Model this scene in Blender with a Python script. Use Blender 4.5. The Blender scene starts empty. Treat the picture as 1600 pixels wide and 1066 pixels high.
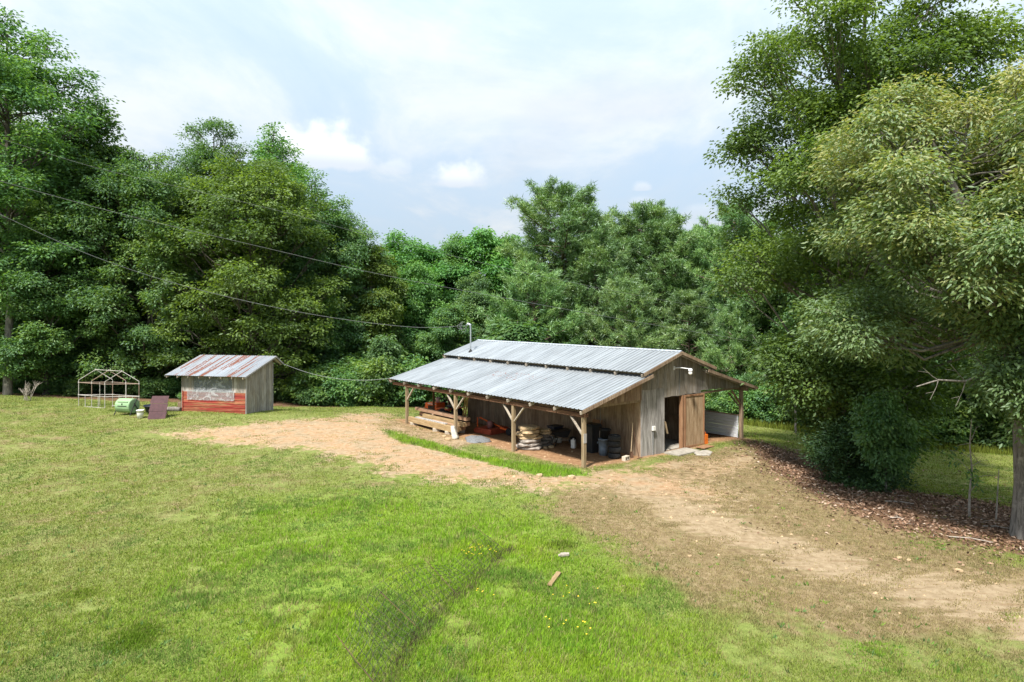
import bpy, math, random
import numpy as np
from mathutils import Vector, Matrix

random.seed(7)
SC = bpy.context.scene
COL = SC.collection
R = math.radians

# ------------------------------------------------------------------ camera, sky, sun, exposure
CAM_Z, F, HOR = 6.6, 1020.0, 488.0            # metres; focal length and horizon row of the 1600 px wide photo
cam_d = bpy.data.cameras.new("camera")
cam = bpy.data.objects.new("camera", cam_d)
COL.objects.link(cam)
cam.location = (0, 0, CAM_Z)
cam.rotation_euler = (R(90), 0, 0)
cam_d.sensor_width = 36.0
cam_d.lens = F / 1600 * 36.0
cam_d.shift_y = -(533 - HOR) / 1600
cam_d.clip_start = 0.1
cam_d.clip_end = 3000
SC.camera = cam

SUN_DIR = Vector((-0.24, -0.50, 0.83)).normalized()      # towards the sun
sun_d = bpy.data.lights.new("sun", 'SUN')
sun_d.energy = 4.1
sun_d.angle = R(6.0)
sun_d.color = (1.0, 0.955, 0.88)
sun = bpy.data.objects.new("sun", sun_d)
COL.objects.link(sun)
sun.rotation_euler = SUN_DIR.to_track_quat('Z', 'Y').to_euler()

world = bpy.data.worlds.new("World")
SC.world = world
world.use_nodes = True
SC.view_settings.view_transform = 'Standard'
SC.view_settings.look = 'None'
SC.view_settings.gamma = 1.0
SC.view_settings.use_curve_mapping = False
SC.view_settings.exposure = 1.17
SC.cycles.use_denoising = True
SC.cycles.max_bounces = 8
SC.cycles.diffuse_bounces = 5
SC.cycles.glossy_bounces = 2
SC.cycles.transmission_bounces = 5
SC.cycles.transparent_max_bounces = 6
SC.cycles.sample_clamp_indirect = 8
SC.cycles.caustics_reflective = False
SC.cycles.caustics_refractive = False


class NT:
    """tiny node-tree helper"""
    def __init__(s, tree):
        s.t = tree

    def n(s, typ, **kw):
        nd = s.t.nodes.new(typ)
        for k, v in kw.items():
            if k.startswith('i_'):
                key = k[2:]
                key = int(key) if key.isdigit() else key
                nd.inputs[key].default_value = v
            else:
                setattr(nd, k, v)
        return nd

    def l(s, a, b):
        s.t.links.new(a, b)

    def math(s, op, a, b=None, c=None):
        nd = s.n('ShaderNodeMath', operation=op)
        for k, v in enumerate((a, b, c)):
            if v is None:
                continue
            if isinstance(v, (int, float)):
                nd.inputs[k].default_value = v
            else:
                s.l(v, nd.inputs[k])
        return nd.outputs[0]

    def vmath(s, op, a, b=None):
        nd = s.n('ShaderNodeVectorMath', operation=op)
        for k, v in enumerate((a, b)):
            if v is None:
                continue
            if isinstance(v, (tuple, list)):
                nd.inputs[k].default_value = v
            else:
                s.l(v, nd.inputs[k])
        return nd.outputs['Value'] if op in ('LENGTH', 'DOT_PRODUCT', 'DISTANCE') else nd.outputs[0]

    def noise(s, vec, scale, detail=4, rough=.55, dist=0.0):
        nd = s.n('ShaderNodeTexNoise')
        nd.inputs['Scale'].default_value = scale
        nd.inputs['Detail'].default_value = detail
        nd.inputs['Roughness'].default_value = rough
        nd.inputs['Distortion'].default_value = dist
        if vec is not None:
            s.l(vec, nd.inputs['Vector'])
        return nd.outputs['Fac']

    def ramp(s, fac, stops):
        nd = s.n('ShaderNodeValToRGB')
        cr = nd.color_ramp
        while len(cr.elements) < len(stops):
            cr.elements.new(0.5)
        for e, (p, c) in zip(cr.elements, stops):
            e.position = p
            e.color = (*c, 1) if len(c) == 3 else c
        s.l(fac, nd.inputs[0])
        return nd.outputs[0]

    def smooth(s, v, a, b, lo=0.0, hi=1.0):
        nd = s.n('ShaderNodeMapRange', interpolation_type='SMOOTHSTEP')
        nd.inputs['From Min'].default_value = a
        nd.inputs['From Max'].default_value = b
        nd.inputs['To Min'].default_value = lo
        nd.inputs['To Max'].default_value = hi
        s.l(v, nd.inputs['Value'])
        return nd.outputs['Result']

    def mix(s, fac, a, b, mode='MIX'):
        nd = s.n('ShaderNodeMix', data_type='RGBA', blend_type=mode)
        for k, v in ((0, fac), (6, a), (7, b)):
            if isinstance(v, (int, float)):
                nd.inputs[k].default_value = v
            elif isinstance(v, (tuple, list)):
                nd.inputs[k].default_value = (*v, 1) if len(v) == 3 else v
            else:
                s.l(v, nd.inputs[k])
        return nd.outputs[2]


# --- the sky: physical sky seen through thin high cloud, with a few small cumulus
def build_world():
    t = world.node_tree
    t.nodes.clear()
    w = NT(t)
    out = w.n('ShaderNodeOutputWorld')
    bg = w.n('ShaderNodeBackground')
    w.l(bg.outputs[0], out.inputs[0])
    sky = w.n('ShaderNodeTexSky', sky_type='NISHITA')
    sky.sun_disc = False
    sky.sun_elevation = math.asin(SUN_DIR.z)
    sky.sun_rotation = math.atan2(SUN_DIR.x, SUN_DIR.y)
    sky.air_density = 1.0
    sky.dust_density = 1.5
    bg.inputs['Strength'].default_value = 0.097
    tc = w.n('ShaderNodeTexCoord')
    d = tc.outputs['Generated']
    sep = w.n('ShaderNodeSeparateXYZ')
    w.l(d, sep.inputs[0])
    z = w.math('MAXIMUM', sep.outputs[2], 0.0)
    den = w.math('ADD', z, 0.18)
    px = w.math('DIVIDE', sep.outputs[0], den)
    py = w.math('DIVIDE', sep.outputs[1], den)
    cmb = w.n('ShaderNodeCombineXYZ')
    w.l(px, cmb.inputs[0])
    w.l(py, cmb.inputs[1])
    mp = w.n('ShaderNodeMapping')
    mp.inputs['Scale'].default_value = (0.8, 0.55, 1)
    mp.inputs['Rotation'].default_value = (0, 0, R(-28))
    mp.inputs['Location'].default_value = (1.3, .4, 0)
    w.l(cmb.outputs[0], mp.inputs[0])
    n1 = w.noise(mp.outputs[0], 1.7, 9, .6, .5)
    n2 = w.noise(mp.outputs[0], 6.0, 6, .6, .3)
    nn = w.math('ADD', w.math('MULTIPLY', n1, .8), w.math('MULTIPLY', n2, .2))
    veil = w.smooth(nn, .32, .54, .58, .98)
    # denser veil high up, where the sun stands behind it
    cloudcol = w.mix(w.smooth(nn, .44, .66), (3.5, 4.2, 4.95), (4.6, 4.9, 5.15))
    shade = w.smooth(w.noise(mp.outputs[0], 1.15, 5, .5, .2), .56, .70)
    cloudcol = w.mix(w.math('MULTIPLY', shade, .45), cloudcol, (3.5, 3.8, 4.25))
    skyc = w.mix(0.62, sky.outputs[0], (3.1, 4.1, 5.1))
    col = w.mix(veil, skyc, cloudcol)
    # small cumulus: (direction, size)
    nz = w.n('ShaderNodeTexNoise')
    nz.inputs['Scale'].default_value = 22
    nz.inputs['Detail'].default_value = 6
    w.l(d, nz.inputs['Vector'])
    wob = w.math('SUBTRACT', nz.outputs['Fac'], .5)
    for (cx, cy, rx, amt) in ((716, 287, 62, 1.0), (505, 252, 92, 1.0), (1003, 296, 22, .6),
                              (1000, 322, 34, .4), (618, 268, 30, .35), (1085, 337, 30, .35), (730, 52, 95, .0)):
        c = Vector(((cx - 800) / F, 1, (HOR - cy) / F)).normalized()
        df = w.vmath('SUBTRACT', d, tuple(c))
        s3 = w.n('ShaderNodeSeparateXYZ')
        w.l(df, s3.inputs[0])
        k = F / rx * 1.02
        zz = s3.outputs[2]
        up = w.math('MULTIPLY', w.math('MAXIMUM', zz, 0), k * 1.5)
        dn = w.math('MULTIPLY', w.math('MINIMUM', zz, 0), k * 6.0)
        hx = w.math('MULTIPLY', s3.outputs[0], k)
        hy = w.math('MULTIPLY', s3.outputs[1], k)
        q = w.math('ADD', w.math('MULTIPLY', hx, hx), w.math('MULTIPLY', hy, hy))
        q = w.math('ADD', q, w.math('ADD', w.math('MULTIPLY', up, up), w.math('MULTIPLY', dn, dn)))
        rr = w.math('SQRT', q)
        rr = w.math('ADD', rr, w.math('MULTIPLY', wob, 1.5))
        m = w.smooth(rr, .5, 1.0, 1.0, 0.0)
        ccol = w.mix(w.smooth(zz, -0.005, 0.02), (4.2, 4.6, 5.1), (5.5, 5.75, 5.95))
        if amt > 0:
            col = w.mix(w.math('MULTIPLY', m, amt), col, ccol)
    # thin overcast is brighter overhead than near the horizon
    grad = w.math('MULTIPLY', w.math('ADD', w.math('MULTIPLY', z, 1.35), 1.0), .70)
    vm = w.n('ShaderNodeVectorMath', operation='SCALE')
    w.l(col, vm.inputs[0])
    w.l(grad, vm.inputs['Scale'])
    w.l(vm.outputs[0], bg.inputs['Color'])


build_world()


# ------------------------------------------------------------------ helpers
def G(px, py, z=0.0):
    """ground point of height z that stands at photo pixel (px, py)"""
    Y = (CAM_Z - z) * F / (py - HOR)
    return ((px - 800) / F * Y, Y)


def AT(px, py, Y):
    return Vector(((px - 800) / F * Y, Y, CAM_Z - (py - HOR) / F * Y))


def smoothstep(a, b, x):
    t = np.clip((x - a) / (b - a), 0, 1)
    return t * t * (3 - 2 * t)


def vnoise(x, y, seed=0):
    xi = np.floor(x).astype(np.int64)
    yi = np.floor(y).astype(np.int64)
    xf, yf = x - xi, y - yi
    u, v = xf * xf * (3 - 2 * xf), yf * yf * (3 - 2 * yf)

    def h(a, b):
        n = (a * 374761393 + b * 668265263 + seed * 1274126177) & 0xFFFFFFFF
        n = ((n ^ (n >> 13)) * 1274126177) & 0xFFFFFFFF
        return ((n ^ (n >> 16)) & 0xFFFF) / 65535.0
    return (h(xi, yi) * (1 - u) + h(xi + 1, yi) * u) * (1 - v) + (h(xi, yi + 1) * (1 - u) + h(xi + 1, yi + 1) * u) * v


def fbm(x, y, seed=0, octv=4):
    s, a, tot = 0, 1.0, 0
    for k in range(octv):
        s = s + a * vnoise(x * 2 ** k, y * 2 ** k, seed + k)
        tot += a
        a *= .5
    return s / tot


def poly_sd(X, Y, poly):
    """signed distance, positive inside"""
    P = np.stack([X, Y], -1)
    n = len(poly)
    d2 = np.full(X.shape, 1e18)
    ins = np.zeros(X.shape, bool)
    for i in range(n):
        a = np.array(poly[i])
        b = np.array(poly[(i + 1) % n])
        e = b - a
        w = P - a
        t = np.clip((w @ e) / max(e @ e, 1e-9), 0, 1)
        q = w - t[..., None] * e
        d2 = np.minimum(d2, (q ** 2).sum(-1))
        c = ((a[1] <= Y) & (b[1] > Y)) | ((b[1] <= Y) & (a[1] > Y))
        with np.errstate(divide='ignore', invalid='ignore'):
            xi = a[0] + (Y - a[1]) * e[0] / (e[1] if e[1] != 0 else 1e-12)
        ins ^= c & (X < xi)
    d = np.sqrt(d2)
    return np.where(ins, d, -d)


def new_mesh(name, V, Fc, mat=None, attrs=None, smooth=False):
    """V (n,3) array, Fc (m,k) array of equal-sized faces"""
    me = bpy.data.meshes.new(name)
    V = np.asarray(V, np.float32)
    Fc = np.asarray(Fc, np.int32)
    me.vertices.add(len(V))
    me.vertices.foreach_set('co', V.ravel())
    k = Fc.shape[1]
    me.loops.add(Fc.size)
    me.loops.foreach_set('vertex_index', Fc.ravel())
    me.polygons.add(len(Fc))
    me.polygons.foreach_set('loop_start', np.arange(0, Fc.size, k, dtype=np.int32))
    me.polygons.foreach_set('loop_total', np.full(len(Fc), k, np.int32))
    if attrs:
        for nm, arr in attrs.items():
            arr = np.asarray(arr, np.float32)
            if arr.ndim == 1:
                a = me.attributes.new(nm, 'FLOAT', 'POINT')
                a.data.foreach_set('value', arr)
            else:
                a = me.attributes.new(nm, 'FLOAT_COLOR', 'POINT')
                if arr.shape[1] == 3:
                    arr = np.concatenate([arr, np.ones((len(arr), 1), np.float32)], 1)
                a.data.foreach_set('color', arr.ravel())
    me.update(calc_edges=True)
    if smooth:
        me.polygons.foreach_set('use_smooth', np.ones(len(Fc), bool))
    if mat:
        me.materials.append(mat)
    return me


class MB:
    """collects boxes, tubes and lathes for ONE mesh object"""
    def __init__(s):
        s.v, s.f = [], []

    def add(s, vs, fs):
        b = len(s.v)
        s.v += [tuple(p) for p in vs]
        s.f += [tuple(b + i for i in f) for f in fs]
        return s

    def box(s, x0, x1, y0, y1, z0, z1):
        vs = [(x, y, z) for z in (z0, z1) for y in (y0, y1) for x in (x0, x1)]
        return s.add(vs, [(0, 2, 3, 1), (4, 5, 7, 6), (0, 1, 5, 4), (2, 6, 7, 3), (0, 4, 6, 2), (1, 3, 7, 5)])

    def prism(s, pts8):
        return s.add(pts8, [(0, 2, 3, 1), (4, 5, 7, 6), (0, 1, 5, 4), (2, 6, 7, 3), (0, 4, 6, 2), (1, 3, 7, 5)])

    def beam(s, a, b, w, h, up=(0, 0, 1)):
        a, b = Vector(a), Vector(b)
        d = (b - a).normalized()
        u = Vector(up)
        sd = d.cross(u)
        if sd.length < 1e-4:
            sd = d.cross(Vector((1, 0, 0)))
        sd.normalize()
        u = sd.cross(d)
        vs = []
        for p in (a, b):
            for i in (-1, 1):
                for j in (-1, 1):
                    vs.append(p + sd * (w / 2 * j) + u * (h / 2 * i))
        return s.add(vs, [(0, 2, 3, 1), (4, 5, 7, 6), (0, 1, 5, 4), (2, 6, 7, 3), (0, 4, 6, 2), (1, 3, 7, 5)])

    def tube(s, path, r, n=6, cap=True):
        path = [Vector(p) for p in path]
        m = len(path)
        rs = r if isinstance(r, (list, tuple)) else [r] * m
        b = len(s.v)
        prev = None
        for i, p in enumerate(path):
            d = (path[min(i + 1, m - 1)] - path[max(i - 1, 0)])
            d = d.normalized() if d.length > 1e-9 else Vector((0, 0, 1))
            if prev is None:
                a = d.orthogonal().normalized()
            else:
                a = prev - d * prev.dot(d)
                a = a.normalized() if a.length > 1e-6 else d.orthogonal().normalized()
            prev = a
            c = d.cross(a)
            for k in range(n):
                t = 2 * math.pi * k / n
                s.v.append(tuple(p + (a * math.cos(t) + c * math.sin(t)) * rs[i]))
        for i in range(m - 1):
            for k in range(n):
                k2 = (k + 1) % n
                s.f.append((b + i * n + k, b + i * n + k2, b + (i + 1) * n + k2, b + (i + 1) * n + k))
        if cap:
            s.f.append(tuple(b + k for k in reversed(range(n))))
            s.f.append(tuple(b + (m - 1) * n + k for k in range(n)))
        return s

    def lathe(s, prof, n=16, axis='z', o=(0, 0, 0), closed=False):
        """prof: (r, h) points"""
        b = len(s.v)
        for (r, h) in prof:
            for k in range(n):
                t = 2 * math.pi * k / n
                c, q = r * math.cos(t), r * math.sin(t)
                p = {'z': (c, q, h), 'x': (h, c, q), 'y': (q, h, c)}[axis]
                s.v.append((p[0] + o[0], p[1] + o[1], p[2] + o[2]))
        m = len(prof)
        for i in range(m if closed else m - 1):
            i2 = (i + 1) % m
            for k in range(n):
                k2 = (k + 1) % n
                s.f.append((b + i * n + k, b + i * n + k2, b + i2 * n + k2, b + i2 * n + k))
        if not closed:
            s.f.append(tuple(b + k for k in reversed(range(n))))
            s.f.append(tuple(b + (m - 1) * n + k for k in range(n)))
        return s

    def mesh(s, name, mat, smooth=False, bevel=0):
        me = bpy.data.meshes.new(name)
        me.from_pydata(s.v, [], s.f)
        me.update()
        if smooth:
            for p in me.polygons:
                p.use_smooth = len(p.vertices) <= 4
        if mat:
            me.materials.append(mat)
        return me

    def build(s, name, mat, parent=None, loc=(0, 0, 0), rot=(0, 0, 0), smooth=False):
        return link(name, s.mesh(name, mat, smooth), parent, loc, rot)


def link(name, me, parent=None, loc=(0, 0, 0), rot=(0, 0, 0)):
    o = bpy.data.objects.new(name, me)
    COL.objects.link(o)
    o.location = loc
    o.rotation_euler = rot
    if parent:
        o.parent = parent
    return o


def tag(o, label=None, cat=None, group=None, kind=None):
    if label:
        o['label'] = label
    if cat:
        o['category'] = cat
    if group:
        o['group'] = group
    if kind:
        o['kind'] = kind
    return o


def thing(name, label, cat, loc=(0, 0, 0), rotz=0.0, group=None):
    o = bpy.data.objects.new(name, None)
    COL.objects.link(o)
    o.empty_display_size = .2
    o.location = loc
    o.rotation_euler = (0, 0, rotz)
    return tag(o, label, cat, group)


def piece(name, parent):
    o = bpy.data.objects.new(name, None)
    COL.objects.link(o)
    o.parent = parent
    return o


# ------------------------------------------------------------------ materials
def mat_new(name):
    m = bpy.data.materials.new(name)
    m.use_nodes = True
    m.node_tree.nodes.clear()
    w = NT(m.node_tree)
    out = w.n('ShaderNodeOutputMaterial')
    return m, w, out


def pbr(w, out, color, rough=.8, metal=0.0, bump=None, bump_d=.01, spec=.3, bump_s=1.0):
    b = w.n('ShaderNodeBsdfPrincipled')
    b.inputs['Roughness'].default_value = rough if isinstance(rough, float) else .5
    if not isinstance(rough, float):
        w.l(rough, b.inputs['Roughness'])
    if isinstance(metal, float):
        b.inputs['Metallic'].default_value = metal
    else:
        w.l(metal, b.inputs['Metallic'])
    b.inputs['Specular IOR Level'].default_value = spec
    if isinstance(color, (tuple, list)):
        b.inputs['Base Color'].default_value = (*color, 1)
    else:
        w.l(color, b.inputs['Base Color'])
    if bump is not None:
        bn = w.n('ShaderNodeBump')
        bn.inputs['Distance'].default_value = bump_d
        bn.inputs['Strength'].default_value = bump_s
        w.l(bump, bn.inputs['Height'])
        w.l(bn.outputs[0], b.inputs['Normal'])
    w.l(b.outputs[0], out.inputs[0])
    return b


def wood(name, dark, mid, light, axis='z', coords='pos', stain=None, var=.25, paint=None, paint_amt=.5):
    m, w, out = mat_new(name)
    if coords == 'pos':
        vec = w.n('ShaderNodeNewGeometry').outputs['Position']
    else:
        vec = w.n('ShaderNodeTexCoord').outputs['Object']
    oi = w.n('ShaderNodeObjectInfo')
    off = w.math('MULTIPLY', oi.outputs['Random'], 53.0)
    v = w.vmath('ADD', vec, None)
    cm = w.n('ShaderNodeCombineXYZ')
    for k in range(3):
        w.l(off, cm.inputs[k])
    nd = v.node
    w.l(cm.outputs[0], nd.inputs[1])
    mp = w.n('ShaderNodeMapping')
    a, c = 16.0, 0.9
    mp.inputs['Scale'].default_value = {'z': (a, a, c), 'x': (c, a, a), 'y': (a, c, a)}[axis]
    w.l(v, mp.inputs[0])
    g = w.noise(mp.outputs[0], 1.0, 7, .68, 1.2)
    big = w.noise(v, .9, 4, .6)
    col = w.ramp(g, [(.30, dark), (.50, mid), (.68, light)])
    if stain:
        col = w.mix(w.smooth(big, .42, .66, 0, .75), col, stain)
    if paint:
        pn = w.noise(mp.outputs[0], .6, 6, .7, .4)
        col = w.mix(w.smooth(pn, paint_amt + .12, paint_amt - .08), col, paint)
    val = w.math('ADD', w.math('MULTIPLY', oi.outputs['Random'], 2 * var), 1 - var)
    hv = w.n('ShaderNodeHueSaturation')
    w.l(val, hv.inputs['Value'])
    w.l(col, hv.inputs['Color'])
    pbr(w, out, hv.outputs[0], .85, 0.0, g, .006, .15)
    return m


def plain(name, color, rough=.6, metal=0.0, nscale=6.0, amt=.25, bump=.004, spec=.3):
    m, w, out = mat_new(name)
    vec = w.n('ShaderNodeTexCoord').outputs['Object']
    n = w.noise(vec, nscale, 6, .65, .3)
    d = tuple(c * (1 - amt) for c in color)
    l = tuple(min(1, c * (1 + amt)) for c in color)
    col = w.ramp(n, [(.3, d), (.7, l)])
    pbr(w, out, col, float(rough), float(metal), n, bump, spec)
    return m


def leaf_mat(name, c0, c1, c2, trans=.42, gloss=.025, rough=.55, hvar=.010, vvar=.14, tcol=None):
    m, w, out = mat_new(name)
    at = w.n('ShaderNodeAttribute', attribute_name='tint')
    oi = w.n('ShaderNodeObjectInfo')
    col = w.ramp(at.outputs['Fac'], [(.12, c0), (.5, c1), (.92, c2)])
    hv = w.n('ShaderNodeHueSaturation')
    w.l(col, hv.inputs['Color'])
    w.l(w.math('ADD', w.math('MULTIPLY', oi.outputs['Random'], 2 * hvar), .5 - hvar), hv.inputs['Hue'])
    w.l(w.math('ADD', w.math('MULTIPLY', oi.outputs['Random'], 2 * vvar), 1 - vvar), hv.inputs['Value'])
    col = hv.outputs[0]
    df = w.n('ShaderNodeBsdfDiffuse')
    w.l(col, df.inputs[0])
    tr = w.n('ShaderNodeBsdfTranslucent')
    tc = w.mix(1.0, col, tcol or (1.5, 1.5, .55), 'MULTIPLY')
    w.l(tc, tr.inputs[0])
    gl = w.n('ShaderNodeBsdfGlossy')
    gl.inputs['Roughness'].default_value = rough
    gl.inputs[0].default_value = (.85, .92, 1, 1)
    m1 = w.n('ShaderNodeMixShader', i_0=trans)
    w.l(df.outputs[0], m1.inputs[1])
    w.l(tr.outputs[0], m1.inputs[2])
    m2 = w.n('ShaderNodeMixShader', i_0=gloss)
    w.l(m1.outputs[0], m2.inputs[1])
    w.l(gl.outputs[0], m2.inputs[2])
    w.l(m2.outputs[0], out.inputs[0])
    return m


def bark(name, dark, light):
    m, w, out = mat_new(name)
    vec = w.n('ShaderNodeNewGeometry').outputs['Position']
    mp = w.n('ShaderNodeMapping')
    mp.inputs['Scale'].default_value = (9, 9, 1.6)
    w.l(vec, mp.inputs[0])
    n = w.noise(mp.outputs[0], 1.3, 8, .7, .8)
    li = w.noise(vec, 2.2, 5, .7)
    col = w.ramp(n, [(.32, dark), (.62, light)])
    col = w.mix(w.smooth(li, .55, .7, 0, .6), col, tuple(min(1, c * 1.6) for c in light))
    pbr(w, out, col, .9, 0.0, n, .03, .1)
    return m


M = {}
M['grey_wood'] = wood('weathered_grey_wood', (.085, .072, .060), (.29, .265, .235), (.50, .468, .425), stain=(.235, .195, .15), var=.22)
M['pale_wood'] = wood('pale_grey_wood', (.10, .09, .085), (.30, .285, .27), (.52, .50, .48), var=.15)
M['brown_wood'] = wood('brown_weathered_wood', (.10, .068, .045), (.29, .21, .145), (.45, .35, .25), stain=(.20, .13, .085), var=.2)
M['post_wood'] = wood('treated_post_wood', (.13, .09, .05), (.27, .20, .12), (.38, .30, .20), var=.15)
M['beam_wood'] = wood('red_brown_beam_wood', (.07, .035, .022), (.17, .085, .05), (.24, .14, .09), 'y', 'obj')
M['rafter_wood'] = wood('rafter_wood', (.20, .16, .12), (.36, .31, .25), (.50, .45, .38), 'x', 'obj')
M['door_wood'] = wood('brown_door_wood', (.14, .09, .05), (.32, .22, .13), (.48, .37, .25), var=.1)
M['trim_wood'] = wood('reddish_trim_wood', (.11, .055, .03), (.24, .13, .07), (.33, .20, .12), var=.1)
M['white_paint_wood'] = wood('white_painted_boards', (.42, .43, .45), (.70, .73, .77), (.80, .83, .87), 'y', 'obj', var=.06)
M['brown_red_boards'] = wood('faded_red_brown_boards', (.12, .055, .03), (.27, .135, .065), (.38, .20, .10), 'x', 'obj', paint=(.25, .035, .028), paint_amt=.51, var=.16)
M['timber'] = wood('sawn_timber', (.15, .095, .045), (.34, .235, .12), (.45, .34, .20), 'y', 'obj', var=.22)
M['timber_red'] = wood('reddish_sawn_timber', (.17, .09, .055), (.33, .20, .125), (.44, .31, .21), 'y', 'obj', var=.2)
M['red_paint'] = wood('worn_red_paint_boards', (.12, .05, .03), (.28, .12, .055), (.36, .17, .08), 'x', 'obj', paint=(.215, .038, .03), paint_amt=.52, var=.14)
M['ladder_wood'] = plain('ladder_yellow_wood', (.72, .46, .14), .6)
M['concrete'] = plain('pale_concrete', (.30, .275, .235), .9, 0, 5, .25)
M['block'] = plain('concrete_block', (.46, .40, .32), .9, 0, 9, .2)
M['black_plastic'] = plain('black_plastic', (.022, .024, .027), .45, 0, 4, .3)
M['navy_plastic'] = plain('dark_navy_plastic', (.018, .022, .038), .5)
M['bluegrey_plastic'] = plain('blue_grey_plastic', (.16, .20, .25), .5)
M['white_plastic'] = plain('white_plastic', (.72, .70, .66), .5, 0, 4, .12)
M['rubber'] = plain('tyre_rubber', (.024, .024, .025), .8, 0, 14, .35)
M['rim'] = plain('dusty_wheel_rim', (.40, .39, .37), .6, .3)
M['orange_paint'] = plain('orange_machine_paint', (.78, .14, .03), .4, 0, 3, .15)
M['red_machine'] = plain('dull_red_machine_paint', (.36, .07, .035), .55, 0, 5, .3)
M['black_metal'] = plain('black_metal', (.03, .03, .03), .5, .3)
M['seat_black'] = plain('black_seat_vinyl', (.02, .02, .02), .5)
M['green_plastic'] = plain('green_drum_plastic', (.23, .35, .19), .45, 0, 2.5, .15)
M['maroon_panel'] = plain('maroon_panel', (.065, .026, .03), .5, 0, 5, .3)
M['pvc'] = plain('dirty_white_pipe', (.36, .335, .305), .5, 0, 3, .3)
M['pvc_rust'] = plain('stained_brown_pipe', (.24, .17, .13), .6, 0, 3, .3)
M['stone_tan'] = plain('tan_flat_stone', (.40, .29, .17), .9, 0, 5, .35, .03)
M['stone_grey'] = plain('grey_flat_stone', (.27, .235, .205), .9, 0, 6, .4, .03)
M['stone_dark'] = plain('dark_flat_stone', (.13, .115, .10), .9, 0, 6, .4, .03)
M['sack'] = plain('pale_sacking', (.50, .47, .40), .9, 0, 6, .25, .03)
M['gravel_grey'] = plain('grey_gravel', (.17, .175, .18), .9, 0, 22, .5, .05)
M['galv'] = plain('galvanised_pipe', (.45, .48, .52), .4, .7)
M['wire'] = plain('weathered_cable', (.15, .16, .16), .6)
M['fence_wire'] = plain('rusty_fence_wire', (.055, .05, .045), .7, .3)
M['dead_wood'] = plain('grey_dead_wood', (.30, .26, .22), .9, 0, 8, .3)
M['orange_can'] = plain('orange_fuel_can', (.70, .16, .02), .45)
M['plywood'] = wood('brown_plywood', (.12, .06, .03), (.24, .13, .065), (.32, .19, .10), var=.1)
M['lamp_white'] = plain('white_lamp_housing', (.75, .76, .78), .35)
M['handle_wood'] = plain('tool_handle_wood', (.45, .34, .22), .6)
M['rust_iron'] = plain('rusty_iron', (.13, .07, .045), .8, .2)
M['bark_dark'] = bark('dark_bark', (.03, .026, .022), (.13, .115, .098))
M['bark_pale'] = bark('pale_bark', (.10, .095, .085), (.34, .32, .29))
M['bark_grey'] = bark('grey_furrowed_bark', (.055, .048, .042), (.24, .215, .19))
M['bark_pine'] = bark('pine_bark', (.06, .042, .032), (.20, .15, .12))

M['leaf_oak'] = leaf_mat('oak_leaf', (0.052, 0.113, 0.044), (0.102, 0.192, 0.047), (0.227, 0.327, 0.057))
M['leaf_deep'] = leaf_mat('deep_green_leaf', (0.049, 0.116, 0.048), (0.094, 0.192, 0.060), (0.193, 0.301, 0.069))
M['leaf_maple'] = leaf_mat('fresh_green_leaf', (0.057, 0.147, 0.039), (0.102, 0.230, 0.055), (0.192, 0.340, 0.078))
M['leaf_right'] = leaf_mat('bright_oak_leaf', (.052, .098, .024), (.098, .160, .034), (.20, .285, .050), hvar=0.0, vvar=0.0)
M['leaf_pale'] = leaf_mat('pale_tasselled_leaf', (.085, .150, .050), (.155, .230, .092), (.33, .32, .125), .38, .03, .5, .005, .05)
M['leaf_yellow'] = leaf_mat('yellowing_leaf', (.055, .115, .020), (.115, .195, .030), (.185, .245, .040))
M['leaf_bright'] = leaf_mat('light_green_leaf', (0.057, 0.132, 0.040), (0.098, 0.196, 0.063), (0.172, 0.276, 0.098))
M['needle'] = leaf_mat('pine_needle', (0.064, 0.138, 0.044), (0.124, 0.230, 0.069), (0.233, 0.343, 0.092), .25, .05, .5)
M['cedar'] = leaf_mat('cedar_spray', (0.019, 0.045, 0.015), (0.037, 0.077, 0.021), (0.077, 0.121, 0.029), .2, .03)


def metal_roof(name, base, streak, rust, rust_fn, swap=False):
    m, w, out = mat_new(name)
    pos = w.n('ShaderNodeTexCoord').outputs['Object']
    oi = w.n('ShaderNodeObjectInfo')
    gp = w.n('ShaderNodeNewGeometry').outputs['Position']
    n = w.noise(gp, 1.1, 6, .6)
    mp = w.n('ShaderNodeMapping')
    mp.inputs['Scale'].default_value = (9, .5, .5) if swap else (.5, 9, .5)
    w.l(pos, mp.inputs[0])
    cm = w.vmath('ADD', mp.outputs[0], None)
    cc = w.n('ShaderNodeCombineXYZ')
    w.l(w.math('MULTIPLY', oi.outputs['Random'], 31.0), cc.inputs[0])
    w.l(w.math('MULTIPLY', oi.outputs['Random'], 17.0), cc.inputs[1])
    w.l(cc.outputs[0], cm.node.inputs[1])
    st = w.noise(cm, 1.0, 5, .6, .3)
    col = w.ramp(st, [(.3, streak), (.62, base)])
    col = w.mix(w.smooth(n, .5, .75, 0, .35), col, tuple(c * .72 for c in base))
    hv = w.n('ShaderNodeHueSaturation')
    w.l(w.math('ADD', w.math('MULTIPLY', oi.outputs['Random'], .22), .89), hv.inputs['Value'])
    w.l(col, hv.inputs['Color'])
    mask = rust_fn(w, gp, pos, cm, oi)
    rn = w.noise(gp, 9.0, 6, .7)
    rc = w.ramp(rn, [(.3, rust[0]), (.7, rust[1])])
    col = w.mix(mask, hv.outputs[0], rc)
    mt = w.math('MULTIPLY', w.math('SUBTRACT', 1.0, mask), .42)
    rg = w.math('ADD', w.math('MULTIPLY', mask, .35), w.math('ADD', .40, w.math('MULTIPLY', n, .15)))
    pbr(w, out, col, rg, mt, n, .004, .4)
    return m


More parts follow.
